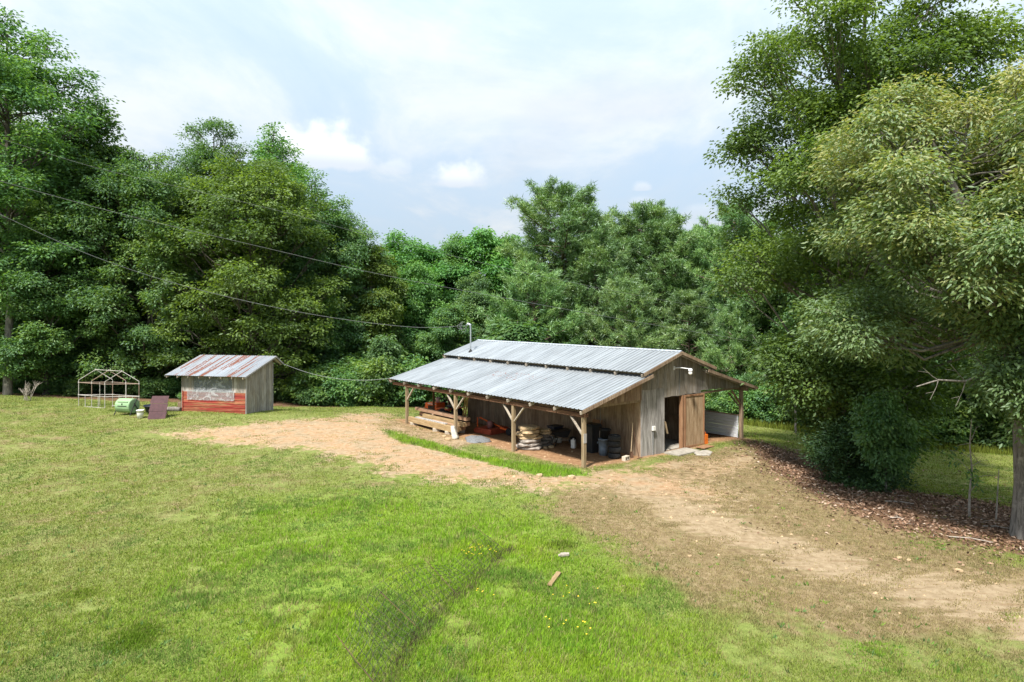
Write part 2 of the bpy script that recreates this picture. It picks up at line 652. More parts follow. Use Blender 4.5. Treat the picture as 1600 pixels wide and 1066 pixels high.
# ------------------------------------------------------------------ terrain heights
CTRL = []
for (px, py, Y) in ((911, 734, 27.5), (798, 712, 30.6), (705, 693, 33.2), (629, 668, 38.0), (1002, 716, 30.2),
                    (1060, 708, 31.5), (1158, 686, 35.8), (384, 647, 40), (282, 642, 41), (123, 634, 43),
                    (200, 649, 40), (-10, 619, 45.5), (60, 625, 45), (560, 638, 46), (470, 641, 46), (300, 690, 33.3),
                    (0, 760, 25), (400, 760, 25), (900, 790, 22.3),
                    (0, 1066, 11.65), (400, 1066, 11.65), (800, 1066, 11.65), (1200, 1066, 11.8), (1600, 1066, 11.9),
                    (1590, 838, 20.0), (1400, 812, 21.6), (1200, 708, 31.5), (1300, 760, 26.0), (1100, 850, 19.0),
                    (1370, 758, 26.3), (1480, 790, 23.5), (1450, 716, 36.0), (1600, 745, 31.2), (1320, 694, 39.5), (1250, 681, 42.5), (1180, 670, 45.5),
                    (620, 640, 47.5)):
    p = AT(px, py, Y)
    CTRL.append((p.x, p.y, p.z))
CTRL += [(-38, 56, -.2), (-20, 60, -.8), (0, 64, -1.6), (20, 60, -2.0), (40, 48, -2.2), (60, 60, -2.4), (-60, 40, .8), (-60, 80, -.5),
         (0, 100, -2.5), (60, 110, -2.5), (-60, 120, -2), (14.6, 28.2, -1.0), (18, 26.5, -1.0),
         (0, 0, 0), (-30, 5, 0.2), (30, 5, -.8), (40, 25, -1.6), (-40, 25, .5)]
_c = np.array(CTRL)


def _U(r2):
    return np.where(r2 > 1e-9, r2 * np.log(np.maximum(r2, 1e-9)) * .5, 0)


_n = len(_c)
_A = np.zeros((_n + 3, _n + 3))
_d2 = ((_c[:, None, :2] - _c[None, :, :2]) ** 2).sum(-1)
_A[:_n, :_n] = _U(_d2) + np.eye(_n) * 4.0
_A[:_n, _n] = 1
_A[:_n, _n + 1:] = _c[:, :2]
_A[_n, :_n] = 1
_A[_n + 1:, :_n] = _c[:, :2].T
_sol = np.linalg.solve(_A, np.concatenate([_c[:, 2], [0, 0, 0]]))


def ground_np(X, Y):
    X = np.asarray(X, float)
    Y = np.asarray(Y, float)
    Xc, Yc = np.clip(X, -70, 70), np.clip(Y, -8, 120)
    sh = Xc.shape
    x, y = Xc.ravel(), Yc.ravel()
    z = np.empty_like(x)
    for i in range(0, len(x), 50000):
        s = slice(i, i + 50000)
        d2 = (x[s, None] - _c[None, :, 0]) ** 2 + (y[s, None] - _c[None, :, 1]) ** 2
        z[s] = _U(d2) @ _sol[:_n] + _sol[_n] + _sol[_n + 1] * x[s] + _sol[_n + 2] * y[s]
    z = z.reshape(sh)
    z = np.clip(z, -4, 2.2)
    z = z + (fbm(X * .40, Y * .40, 11, 2) - .5) * .15 * smoothstep(4, 14, Y)
    return z


def gz(x, y):
    return float(ground_np(np.array([x]), np.array([y]))[0])


# ------------------------------------------------------------------ barn axes
BX, BY, BA = 2.97, 27.5, math.atan2(.632, .775)
CU, SU = math.cos(BA), math.sin(BA)


def BW(s, t):
    return (BX + CU * s - SU * t, BY + SU * s + CU * t)


def W2B(X, Y):
    dx, dy = X - BX, Y - BY
    return CU * dx + SU * dy, -SU * dx + CU * dy


# ------------------------------------------------------------------ ground zones
def PG(pts):
    return [G(*p) for p in pts]


Z_DIRT = PG([(270, 683), (400, 668), (520, 655), (575, 640), (618, 646), (596, 670), (650, 690), (720, 707), (800, 727),
             (850, 744), (915, 745), (945, 735), (1010, 737), (1090, 752), (1140, 770), (1100, 776), (1000, 766), (940, 755), (860, 764),
             (790, 758), (700, 750), (620, 737), (570, 716), (480, 698), (380, 694)])
Z_STRIP = PG([(590, 671), (622, 672), (720, 700), (800, 722), (905, 736), (918, 743), (850, 745), (790, 731), (700, 709), (620, 691)])
Z_TRACK = PG([(980, 768), (1060, 776), (1130, 802), (1250, 840), (1400, 884), (1620, 912), (1620, 978), (1450, 930),
              (1300, 893), (1180, 852), (1060, 806)])
Z_DRY = PG([(1040, 715), (1180, 690), (1250, 712), (1400, 805), (1640, 890), (1640, 1010), (1330, 990), (1090, 930), (980, 860), (850, 790), (880, 768), (1000, 745)])
Z_GABLE = PG([(915, 735), (1000, 712), (1075, 712), (1180, 700), (1190, 722), (1110, 748), (1000, 746)])
Z_LITTER = PG([(1165, 677), (1240, 690), (1320, 720), (1420, 745), (1520, 745), (1660, 775), (1660, 862), (1500, 834), (1400, 812), (1290, 772), (1200, 712)])
Z_BRIGHT = PG([(430, 800), (560, 770), (760, 785), (900, 830), (990, 900), (1010, 1000), (1040, 1090), (300, 1090), (330, 930)])
Z_PALELEFT = PG([(-100, 640), (240, 655), (520, 665), (620, 740), (740, 762), (600, 780), (380, 770), (180, 860), (-100, 870)])
FOREST_EDGE = [(-70, 46), (-37, 46.5), (-28, 46.2), (-16, 47.6), (-8, 49), (-2, 52), (6, 52), (12, 50), (17, 48.5), (22, 43.5), (28, 39.2), (40, 34), (75, 20)]


def zones(X, Y):
    fe = np.interp(X, [p[0] for p in FOREST_EDGE], [p[1] for p in FOREST_EDGE])
    forest = smoothstep(-.6, 1.6, Y - fe)
    s, t = W2B(X, Y)
    inb = np.minimum(np.minimum(s - .35, 13.2 - s), np.minimum(t - .3, 16.6 - t))
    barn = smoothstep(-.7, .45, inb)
    sd_ = poly_sd(X, Y, Z_STRIP)
    strip = np.where(X < -1.0, smoothstep(.0, .55, sd_), smoothstep(-.3, .35, sd_))
    dirt = smoothstep(-2.4, 1.5, poly_sd(X, Y, Z_DIRT))
    dirt = np.maximum(dirt, .62 * smoothstep(-.7, .8, poly_sd(X, Y, Z_GABLE)))
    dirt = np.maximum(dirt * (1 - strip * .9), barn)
    track = smoothstep(-1.9, .85, poly_sd(X, Y, Z_TRACK))
    dry = smoothstep(-2.2, 1.6, poly_sd(X, Y, Z_DRY))
    pl = smoothstep(-3, 2, poly_sd(X, Y, Z_PALELEFT))
    dry = np.maximum(dry, pl * .36)
    dry = np.maximum(dry, .45 * smoothstep(7, 13, X) * smoothstep(20, 12, Y))
    low = smoothstep(15.5, 12.5, Y) * smoothstep(2, 5, X)
    dry = dry * (1 - .45 * low)
    s_, t_ = W2B(X, Y)
    edge = smoothstep(-3.0, -1.0, s_) * smoothstep(6.0, 8.5, t_) * smoothstep(17.5, 16.0, t_) * smoothstep(1.0, -.2, s_)
    dry = np.maximum(dry, edge * .9)
    dry = dry * (1 - strip)
    dirt = np.maximum(dirt, edge * .62 * (1 - strip))
    lit = smoothstep(-1.5, 1.1, poly_sd(X, Y, Z_LITTER))
    bright = smoothstep(-4.5, 3.0, poly_sd(X, Y, Z_BRIGHT))
    bright = np.maximum(bright, strip)
    return dict(forest=forest, barn=barn, dirt=dirt, track=track, dry=dry, litter=np.maximum(lit, forest), bright=bright, strip=strip)


def ground_material():
    m, w, out = mat_new('ground')
    pos = w.n('ShaderNodeNewGeometry').outputs['Position']
    a = w.n('ShaderNodeAttribute', attribute_name='zone')
    b = w.n('ShaderNodeAttribute', attribute_name='zoneb')
    sa = w.n('ShaderNodeSeparateColor')
    sb = w.n('ShaderNodeSeparateColor')
    w.l(a.outputs['Color'], sa.inputs[0])
    w.l(b.outputs['Color'], sb.inputs[0])
    dirt, dry, lit = sa.outputs
    track, bright, barn = sb.outputs
    n1 = w.noise(pos, .9, 7, .62, .4)
    n2 = w.noise(pos, 4.5, 6, .65)
    n3 = w.noise(pos, 28, 4, .7)
    # streaks that run along the vehicle track
    mp = w.n('ShaderNodeMapping')
    mp.inputs['Rotation'].default_value = (0, 0, R(28))
    mp.inputs['Scale'].default_value = (.35, 2.6, 1)
    w.l(pos, mp.inputs[0])
    ns = w.noise(mp.outputs[0], .9, 6, .6, .6)
    grass_a = w.ramp(n2, [(.3, (.125, .145, .04)), (.5, (.205, .235, .062)), (.7, (.275, .275, .105))])
    grass_b = w.ramp(n2, [(.3, (.125, .21, .024)), (.55, (.205, .305, .036)), (.75, (.265, .335, .06))])
    g = w.mix(bright, grass_a, grass_b)
    fine = w.noise(pos, 75, 3, .75)
    g = w.mix(w.smooth(fine, .42, .58, .65, 0), g, (.075, .095, .028))
    g = w.mix(w.smooth(fine, .56, .70, 0, .6), g, (.33, .33, .14))
    dryc = w.ramp(n2, [(.28, (.13, .090, .046)), (.5, (.215, .158, .086)), (.7, (.30, .232, .135))])
    oliv = w.ramp(n3, [(.3, (.13, .115, .05)), (.7, (.20, .175, .08))])
    dryc = w.mix(w.smooth(w.noise(pos, 1.7, 7, .7, .8), .50, .64, 0, .7), dryc, oliv)
    dm = w.smooth(w.math('ADD', dry, w.math('MULTIPLY', w.math('SUBTRACT', n1, .5), 1.5)), .28, .72)
    col = w.mix(dm, g, dryc)
    # thin bare spots in the lawn
    bare = w.smooth(w.math('ADD', n1, w.math('MULTIPLY', n2, .35)), .80, .88)
    col = w.mix(w.math('MULTIPLY', bare, .5), col, (.24, .17, .095))
    sand = w.ramp(w.math('ADD', w.math('MULTIPLY', n2, .7), w.math('MULTIPLY', n3, .3)), [(.3, (.20, .145, .085)), (.5, (.295, .222, .138)), (.68, (.385, .305, .20))])
    orange = w.ramp(w.math('ADD', w.math('MULTIPLY', n2, .75), w.math('MULTIPLY', n3, .25)), [(.3, (.25, .135, .062)), (.5, (.345, .225, .13)), (.7, (.42, .305, .20))])
    orange = w.mix(w.smooth(n1, .42, .62), orange, sand)
    tm = w.smooth(w.math('ADD', track, w.math('MULTIPLY', w.math('SUBTRACT', ns, .5), 2.4)), .48, .86)
    col = w.mix(tm, col, sand)
    dmk = w.smooth(w.math('ADD', dirt, w.math('ADD', w.math('MULTIPLY', w.math('SUBTRACT', n1, .5), 2.1), w.math('MULTIPLY', w.math('SUBTRACT', n2, .5), 1.3))), .36, .80)
    col = w.mix(dmk, col, orange)
    damp = w.smooth(w.noise(mp.outputs[0], 2.1, 5, .65, .5), .54, .66, 0, .55)
    col = w.mix(w.math('MULTIPLY', damp, w.math('MAXIMUM', dmk, tm)), col, (.21, .135, .072))
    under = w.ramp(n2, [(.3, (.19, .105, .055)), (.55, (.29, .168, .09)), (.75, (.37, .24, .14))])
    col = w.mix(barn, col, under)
    litc = w.ramp(w.math('ADD', w.math('MULTIPLY', n2, .5), w.math('MULTIPLY', n3, .5)), [(.32, (.075, .043, .025)), (.5, (.15, .088, .053)), (.68, (.23, .15, .10))])
    lm = w.smooth(w.math('ADD', lit, w.math('MULTIPLY', w.math('SUBTRACT', n1, .5), .7)), .4, .6)
    col = w.mix(lm, col, litc)
    h = w.math('ADD', w.math('ADD', w.math('MULTIPLY', n2, .5), w.math('MULTIPLY', n3, .35)), w.math('MULTIPLY', fine, .25))
    pbr(w, out, col, .95, 0.0, h, .06, .08)
    return m


def build_ground():
    def axis(lo, hi, a, b, st):
        core = np.arange(a, b + 1e-6, st)
        left, right = [], []
        x, s = a, st
        while x > lo:
            s *= 1.25
            x -= s
            left.append(x)
        x, s = b, st
        while x < hi:
            s *= 1.25
            x += s
            right.append(x)
        return np.array(left[::-1] + list(core) + right)
    xs = axis(-900, 900, -40, 40, .26)
    ys = axis(-300, 1400, 8, 56, .26)
    X, Y = np.meshgrid(xs, ys)
    Z = ground_np(X, Y)
    z = zones(X, Y)
    far = smoothstep(60, 200, np.hypot(X, Y))
    V = np.stack([X, Y, Z], -1).reshape(-1, 3)
    nx, ny = len(xs), len(ys)
    i = np.arange(nx * ny).reshape(ny, nx)
    Fc = np.stack([i[:-1, :-1], i[:-1, 1:], i[1:, 1:], i[1:, :-1]], -1).reshape(-1, 4)
    za = np.stack([z['dirt'], z['dry'], z['litter']], -1).reshape(-1, 3)
    zb = np.stack([z['track'], z['bright'], z['barn']], -1).reshape(-1, 3)
    me = new_mesh('ground', V, Fc, ground_material(), {'zone': za, 'zoneb': zb}, True)
    o = link('ground', me)
    tag(o, 'grassy yard of lawn, orange dirt track and leaf litter', None, None, 'structure')


build_ground()
# ------------------------------------------------------------------ the barn
def barn_rust(w, gp, pos, cm, oi):
    # peeling red patches in the middle of the lower roof + faint rust streaks near the sheet ends
    n = w.noise(gp, 5.0, 5, .7, .6)
    bx, by = BW(2.6, 7.2)
    d = w.vmath('SUBTRACT', gp, (bx, by, 3.1))
    sp = w.n('ShaderNodeSeparateXYZ')
    w.l(d, sp.inputs[0])
    along = w.math('ADD', w.math('MULTIPLY', sp.outputs[0], -SU / 5.0), w.math('MULTIPLY', sp.outputs[1], CU / 5.0))
    across = w.math('ADD', w.math('MULTIPLY', sp.outputs[0], CU / .75), w.math('MULTIPLY', sp.outputs[1], SU / .75))
    r = w.math('SQRT', w.math('ADD', w.math('MULTIPLY', along, along), w.math('MULTIPLY', across, across)))
    near = w.smooth(r, .45, 1.25, .225, 0)
    a = w.smooth(w.math('ADD', n, near), .80, .83, 0, .8)
    st = w.noise(cm, 2.2, 4, .6)
    return w.math('MAXIMUM', a, w.smooth(st, .64, .80, 0, .42))


M['barn_metal'] = metal_roof('galvanised_barn_sheet', (.355, .38, .40), (.21, .228, .245), ((.12, .045, .035), (.20, .085, .065)), barn_rust)
M['ridge_metal'] = plain('ridge_metal', (.50, .53, .57), .38, .45, 3, .12)

barn = thing('barn', 'long weathered barn with ribbed grey metal roof and open lean-to sheds', 'barn', (BX, BY, 0), BA)
EAVE, RIDGE, SMID, WID, LEN = 2.48, 4.70, 6.86, 13.72, 16.75
UP0, UPZ = 3.98, 3.80            # lower edge of the upper roof
LO1, LOZ = 4.66, 3.72            # upper edge of the lower roof


def roof_low(s):
    s = s if s <= SMID else WID - s
    return EAVE + (LOZ - EAVE) * s / LO1


def roof_up(s):
    s = s if s <= SMID else WID - s
    return UPZ + (RIDGE - UPZ) * (s - UP0) / (SMID - UP0)


def rib_sheet(name, s0, z0, s1, z1, width, mat, ribs=3, h=.036, nseg=5):
    """one ribbed metal sheet, its length from (s0,z0) to (s1,z1), its width along t"""
    prof = []
    pitch = width / ribs
    for k in range(ribs):
        y = k * pitch
        prof += [(y, 0), (y + pitch * .62, 0), (y + pitch * .72, h), (y + pitch * .86, h), (y + pitch * .96, 0)]
    prof.append((width + .03, .002))
    ln = math.hypot(s1 - s0, z1 - z0)
    nx, nz = -(z1 - z0) / ln, (s1 - s0) / ln
    if nz < 0:
        nx, nz = -nx, -nz
    V, Fc = [], []
    m = len(prof)
    for j in range(nseg + 1):
        q = j / nseg
        for (y, hh) in prof:
            V.append((s0 + (s1 - s0) * q + nx * hh, y, z0 + (z1 - z0) * q + nz * hh))
    for j in range(nseg):
        for k in range(m - 1):
            Fc.append((j * m + k, j * m + k + 1, (j + 1) * m + k + 1, (j + 1) * m + k))
    me = bpy.data.meshes.new(name)
    me.from_pydata(V, [], Fc)
    me.update()
    me.materials.append(mat)
    return me


def barn_roofs():
    npan = 21
    pw = LEN / npan
    rng = random.Random(4)
    # the structure under the sheets: purlins and rafters, the joined frame of the roof part
    for side, (nm, fn, sa, za, sb, zb) in enumerate((
            ('lean_to_roof', roof_low, 0.0, EAVE, LO1, LOZ), ('lean_to_roof', roof_low, WID, EAVE, WID - LO1, LOZ),
            ('main_roof', roof_up, UP0, UPZ, SMID, RIDGE), ('main_roof', roof_up, WID - UP0, UPZ, SMID, RIDGE))):
        pur = MB()
        for q in (.04, .27, .5, .73, .96):
            s = sa + (sb - sa) * q
            z = za + (zb - za) * q - .045
            pur.box(s - .045, s + .045, .06, LEN - .06, z - .03, z + .02)
        root = pur.build(nm, M['rafter_wood'], barn)
        sheet = rib_sheet('roof_panel', sa, za, sb, zb, pw, M['barn_metal'])
        for k in range(npan):
            o = link('roof_panel', sheet, root, (rng.uniform(-.015, .015), k * pw, rng.uniform(0, .005)), (0, 0, R(rng.uniform(-.12, .12))))
        nr = 11
        ln = math.hypot(sb - sa, zb - za)
        ang = math.atan2(zb - za, sb - sa)
        rm = MB()
        d = Vector((sb - sa, 0, zb - za)).normalized()
        rm.beam(Vector((sa, 0, za - .15)) - d * .02, Vector((sb, 0, zb - .15)), .05, .14)
        rme = rm.mesh('rafter', M['rafter_wood'])
        for k in range(nr):
            link('rafter', rme, root, (0, .12 + (LEN - .24) * k / (nr - 1), 0))
        # barge boards along both gable edges
        for t in (-.03, LEN + .03):
            b = MB()
            b.beam(Vector((sa, t, za - .09)), Vector((sb, t, zb - .09)), .03, .15)
            b.build('barge_board', M['brown_wood'], root)
        if side == 2:
            cap = MB()
            dz = (RIDGE - UPZ) / (SMID - UP0) * .16
            n = 8
            for k in range(n):
                y0, y1 = k * LEN / n, (k + 1) * LEN / n + .03
                zz = .030 + .003 * (k % 2)
                cap.add([(SMID - .16, y0, RIDGE - dz + zz), (SMID, y0, RIDGE + zz + .005), (SMID + .16, y0, RIDGE - dz + zz),
                         (SMID - .16, y1, RIDGE - dz + zz), (SMID, y1, RIDGE + zz + .005), (SMID + .16, y1, RIDGE - dz + zz)],
                        [(0, 3, 4, 1), (1, 4, 5, 2)])
            cap.build('ridge_cap', M['ridge_metal'], root)


barn_roofs()
SL, SR, T0, T1 = 4.30, 8.98, 0.42, 14.45        # the closed core


def bg(s, t):
    x, y = BW(s, t)
    return gz(x, y)


def planks_s(parent, s0, s1, t, zlo, zhi, mat, w=.26, th=.025, rng=random.Random(2), outward=-1, name='plank'):
    """upright boards side by side along s at depth t; zlo, zhi are functions of s"""
    s = s0
    while s < s1 - .02:
        ww = min(w * rng.uniform(.8, 1.2), s1 - s)
        if s1 - s - ww < .08:
            ww = s1 - s
        a, b = s + .004, s + ww - .004
        o = rng.uniform(-.006, .006)
        y0, y1 = t + o, t + o + th
        jl = rng.uniform(-.03, .02)
        za, zb2 = zlo(a) + jl, zlo(b) + jl
        ta, tb = zhi(a), zhi(b)
        if ta - za > .03 or tb - zb2 > .03:
            ta, tb = max(ta, za + .01), max(tb, zb2 + .01)
            m = MB().prism([(a, y0, za), (b, y0, zb2), (a, y1, za), (b, y1, zb2), (a, y0, ta), (b, y0, tb), (a, y1, ta), (b, y1, tb)])
            m.build(name, mat, parent)
        s += ww


def planks_t(parent, s, t0, t1, zlo, zhi, mat, w=.30, th=.025, rng=random.Random(3), name='plank'):
    t = t0
    while t < t1 - .02:
        ww = min(w * rng.uniform(.8, 1.25), t1 - t)
        if t1 - t - ww < .08:
            ww = t1 - t
        o = rng.uniform(-.006, .006)
        jl = rng.uniform(-.03, .02)
        z0 = zlo(t) + jl
        MB().box(s + o, s + o + th, t + .004, t + ww - .004, z0, zhi(t)).build(name, mat, parent)
        t += ww


def barn_walls():
    door0, door1, doorz = 6.0, 7.52, 2.46
    hi_low = lambda s: roof_low(s) - .10
    hi_up = lambda s: min(roof_up(s) - .10, 9)
    gnd = lambda s: bg(s, T0) - .05
    # gable wall facing the camera
    w = MB()
    w.box(SL + .01, door0, T0 + .06, T0 + .10, 1.1, 1.2).box(door0, door1, T0 + .06, T0 + .12, doorz + .02, doorz + .14).box(door1, SR, T0 + .06, T0 + .10, 1.1, 1.2)
    gable = w.build('gable_wall', M['brown_wood'], barn)
    planks_s(gable, SL, door0, T0, gnd, lambda s: 3.02, M['pale_wood'], .27, rng=random.Random(5))
    planks_s(gable, door1, SR, T0, gnd, lambda s: 2.95, M['grey_wood'], .27, rng=random.Random(6))
    planks_s(gable, SL - .0, door0 - .02, T0 - .034, lambda s: 2.95, lambda s: roof_up(s) - .12 if s > 4.7 else roof_low(s) - .02, M['grey_wood'], .24, rng=random.Random(7))
    planks_s(gable, door0 - .02, SR, T0 - .034, lambda s: doorz + .03, lambda s: roof_up(s) - .12 if s < 8.95 else roof_low(s), M['grey_wood'], .24, rng=random.Random(8))
    # short boards that close the gable ends of the lean-tos
    planks_s(gable, .35, SL - .002, T0 - .036, lambda s: 2.52, hi_low, M['brown_wood'], .22, rng=random.Random(9))
    planks_s(gable, SR + .002, 13.2, T0 - .036, lambda s: 2.60 - .03 * (s - 9), hi_low, M['grey_wood'], .24, rng=random.Random(10))
    b = MB()
    b.box(.2, SL, T0 - .01, T0 + .09, 2.40, 2.53)
    b.build('header_beam', M['post_wood'], gable)
    b = MB()
    b.box(SR + .03, 13.2, T0 - .005, T0 + .085, 2.40, 2.50)
    b.build('header_beam', M['brown_wood'], gable)
    # battens that lap the board joints beside the door
    for s in (5.93, 4.34):
        MB().box(s, s + .07, T0 - .028, T0 - .008, gnd(s), 2.94).build('batten', M['pale_wood'], gable)
    m = MB()
    m.beam((6.02, T0 - .06, 1.30), (6.16, T0 - .09, .72), .10, .03)
    m.build('loose_batten', M['post_wood'], gable)
    # side wall behind the left lean-to, and the other walls of the core
    sw = MB().box(SL + .03, SL + .08, T0, T1, 1.1, 1.2).build('side_wall', M['brown_wood'], barn)
    planks_t(sw, SL, T0 + .03, T1, lambda t: bg(SL, t) - .05, lambda t: roof_low(SL) - .12, M['brown_wood'], rng=random.Random(11))
    sw2 = MB().box(SR - .08, SR - .04, T0, T1, 1.1, 1.2).build('side_wall', M['brown_wood'], barn)
    planks_t(sw2, SR - .03, T0 + .03, T1, lambda t: bg(SR, t) - .05, lambda t: roof_low(SR) - .12, M['brown_wood'], rng=random.Random(12), w=.5)
    bw = MB().box(SL, SR, T1 - .10, T1 - .05, 1.1, 1.2).build('back_wall', M['brown_wood'], barn)
    planks_s(bw, SL, SR, T1 - .02, lambda s: bg(s, T1) - .05, lambda s: roof_up(s) - .12 if 4.7 < s < 9 else roof_low(s) - .05, M['brown_wood'], .5, rng=random.Random(13))
    # boards between the lower and upper roof
    for s in (SL + .06, SR - .09):
        MB().box(s, s + .03, T0 + .05, T1, roof_low(SL) - .1, UPZ - .0).build('vent_board', M['brown_wood'], sw if s < 6 else sw2)
    # concrete floor inside
    MB().box(SL + .1, SR - .1, T0 + .15, T1 - .15, -.45, -.16).build('floor_slab', M['concrete'], barn)
    # the door leaf, swung right back against the wall
    d = MB()
    W_, H_ = 1.44, 2.64
    d.box(.06, W_ - .06, 0, .03, .08, H_ - .06)
    leaf = d.build('door', M['door_wood'], barn, (7.52, T0 - .10, -.17), (0, 0, R(-6)))
    f = MB()
    f.box(0, .075, -.03, .035, 0, H_).box(W_ - .075, W_, -.03, .035, 0, H_)
    f.box(.076, W_ - .076, -.03, .035, H_ - .085, H_).box(.076, W_ - .076, -.03, .035, 0, .10)
    f.build('door_frame', M['trim_wood'], leaf)
    j = MB()
    j.box(door1 - .13, door1 - .02, T0 - .06, T0 + .14, -.2, doorz)
    j.build('door_jamb', M['trim_wood'], barn)
    j2 = MB()
    j2.box(door0 + .002, door0 + .05, T0 - .01, T0 + .12, -.2, doorz)
    j2.build('door_jamb', M['grey_wood'], barn)


barn_walls()


def barn_posts():
    beam = MB()
    beam.box(.21, .25, .05, LEN - .05, EAVE - .36, EAVE - .20).box(.36, .40, .05, LEN - .05, EAVE - .36, EAVE - .20)
    beam.build('eave_beam', M['beam_wood'], barn)
    b2 = MB()
    b2.box(12.75, 12.89, .05, LEN - .05, roof_low(12.8) - .42, roof_low(12.8) - .22)
    b2.build('eave_beam', M['brown_wood'], barn)
    ptop = EAVE - .19

    def post(s, t, top, mat, w=.15, braces=(-1, 1), bmat=None):
        z0 = bg(s, t) - .3
        p = MB().box(-w / 2, w / 2, -w / 2, w / 2, z0, top).build('post', mat, barn, (s, t, 0), (0, 0, R(random.uniform(-1.5, 1.5))))
        for d in braces:
            m = MB()
            m.beam((.0, d * .06, top - .95), (0, d * .80, top - .20), .05, .10, (1, 0, 0))
            m.build('brace', bmat or M['rafter_wood'], p)
        return p
    p = post(.305, .22, ptop, M['post_wood'], braces=(1,))
    sl = MB().box(-.085, .085, -.092, -.077, 1.02, 1.42)
    sl.build('nailed_board', M['pale_wood'], p)
    post(.305, 4.95, ptop, M['post_wood'])
    post(.305, 9.9, ptop, M['post_wood'])
    post(.305, 15.1, ptop, M['post_wood'], braces=(-1,))
    post(2.45, 15.5, roof_low(2.45) - .25, M['beam_wood'], .10, ())
    post(4.2, 16.4, roof_low(4.2) - .25, M['brown_wood'], .14, ())
    post(9.1, 16.4, roof_low(9.1) - .25, M['brown_wood'], .14, ())
    for t in (.45, 5.4, 10.6, 15.6):
        post(12.82, t, roof_low(12.82) - .42, M['brown_wood'], .17, (1,) if t < 2 else (-1, 1), M['brown_wood'])
    br = MB()
    br.beam((12.75, .45, 1.55), (11.9, .45, 2.35), .05, .12, (0, 1, 0))
    br.build('brace', M['brown_wood'], barn)
    # low wall of white boards along the right lean-to
    lw = MB().box(12.70, 12.78, .54, 5.3, .90, .955)
    lwo = lw.build('low_wall', M['brown_wood'], barn)
    zb = bg(12.8, 1.5) + .04
    n = 6
    h = (.90 - zb) / n
    rng = random.Random(8)
    for k in range(n):
        MB().box(12.69 + rng.uniform(-.006, .006), 12.715, .54 + rng.uniform(0, .04), 2.72, zb + k * h + .006, zb + (k + 1) * h - .006).build('white_board', M['white_paint_wood'], lwo)
        MB().box(12.69, 12.715, 2.92, 5.3, zb + k * h + .006, zb + (k + 1) * h - .006).build('dark_board', M['brown_wood'], lwo)
    MB().box(12.66, 12.82, 2.73, 2.91, zb - .5, .95).build('low_wall_post', M['brown_wood'], lwo)
    MB().box(12.68, 12.74, .54, 5.3, zb - .25, zb).build('base_board', M['beam_wood'], lwo)


barn_posts()


def barn_fittings():
    # yard light on a short arm
    t = T0 - .05
    root = MB().tube([(6.76, t, 3.86), (6.95, t - .25, 3.88), (7.15, t - .55, 3.84)], .022, 6).build('yard_light', M['lamp_white'], barn)
    MB().lathe([(.03, .16), (.09, .13), (.11, .02), (.09, 0.0)], 12, 'z', (7.2, t - .62, 3.70)).build('lamp_housing', M['lamp_white'], root, smooth=True)
    MB().lathe([(.085, 0), (.10, -.08), (.07, -.14), (.03, -.15)], 12, 'z', (7.2, t - .62, 3.69)).build('lamp_globe', M['white_plastic'], root, smooth=True)
    MB().box(6.70, 6.80, t - .02, t + .01, 3.76, 3.95).build('wall_plate', M['lamp_white'], root)
    # meter box with conduit
    mb = MB().box(5.06, 5.24, T0 - .12, T0 - .02, .98, 1.18).build('meter_box', M['white_plastic'], barn)
    MB().tube([(5.12, T0 - .05, .98), (5.12, T0 - .05, bg(5.1, T0) - .1)], .018, 6).build('conduit', M['galv'], mb)
    MB().tube([(7.18, T0 - .05, 3.62), (7.18, T0 - .05, 2.55)], .012, 5).build('cable', M['wire'], mb)
    # service mast through the upper roof
    s, tt = 4.8, 14.8
    z0 = roof_up(s)
    mast = MB().tube([(s, tt, z0 - .4), (s, tt, 5.62)], .045, 8).build('service_mast', M['galv'], barn)
    MB().lathe([(.16, 0), (.12, .03), (.055, .12), (.05, .16)], 10, 'z', (s, tt, z0 + .0)).build('roof_flashing', M['rubber'], mast)
    hd = MB().tube([(s, tt, 5.60), (s - .02, tt + .01, 5.80), (s - .12, tt + .12, 5.86), (s - .2, tt + .2, 5.76)], [.06, .075, .075, .05], 8)
    hd.build('weatherhead', M['galv'], mast, smooth=True)
    lp = MB()
    for k, (a, b, c) in enumerate(((.30, .30, .0), (.42, .22, -.06), (.24, .40, -.1))):
        pts = []
        for i in range(14):
            q = i / 13 * math.pi * 1.55
            pts.append((s - .2 - a * .5 * (1 - math.cos(q)), tt + .2 + a * .5 * (1 - math.cos(q)), 5.74 + c - b * math.sin(q) * .8))
        lp.tube(pts, .012, 4)
    lp.build('service_cable', M['wire'], mast)


barn_fittings()
# ------------------------------------------------------------------ the small red-fronted shed
def shed_rust(w, gp, pos, cm, oi):
    st = w.noise(cm, .45, 3, .55, .5)
    n = w.noise(gp, 7.0, 5, .7)
    a = w.smooth(w.math('ADD', st, w.math('MULTIPLY', w.math('SUBTRACT', n, .5), .30)), .535, .58)
    return a


M['shed_metal'] = metal_roof('rust_streaked_sheet', (.36, .385, .42), (.25, .27, .30), ((.10, .035, .022), (.21, .085, .055)), shed_rust, True)


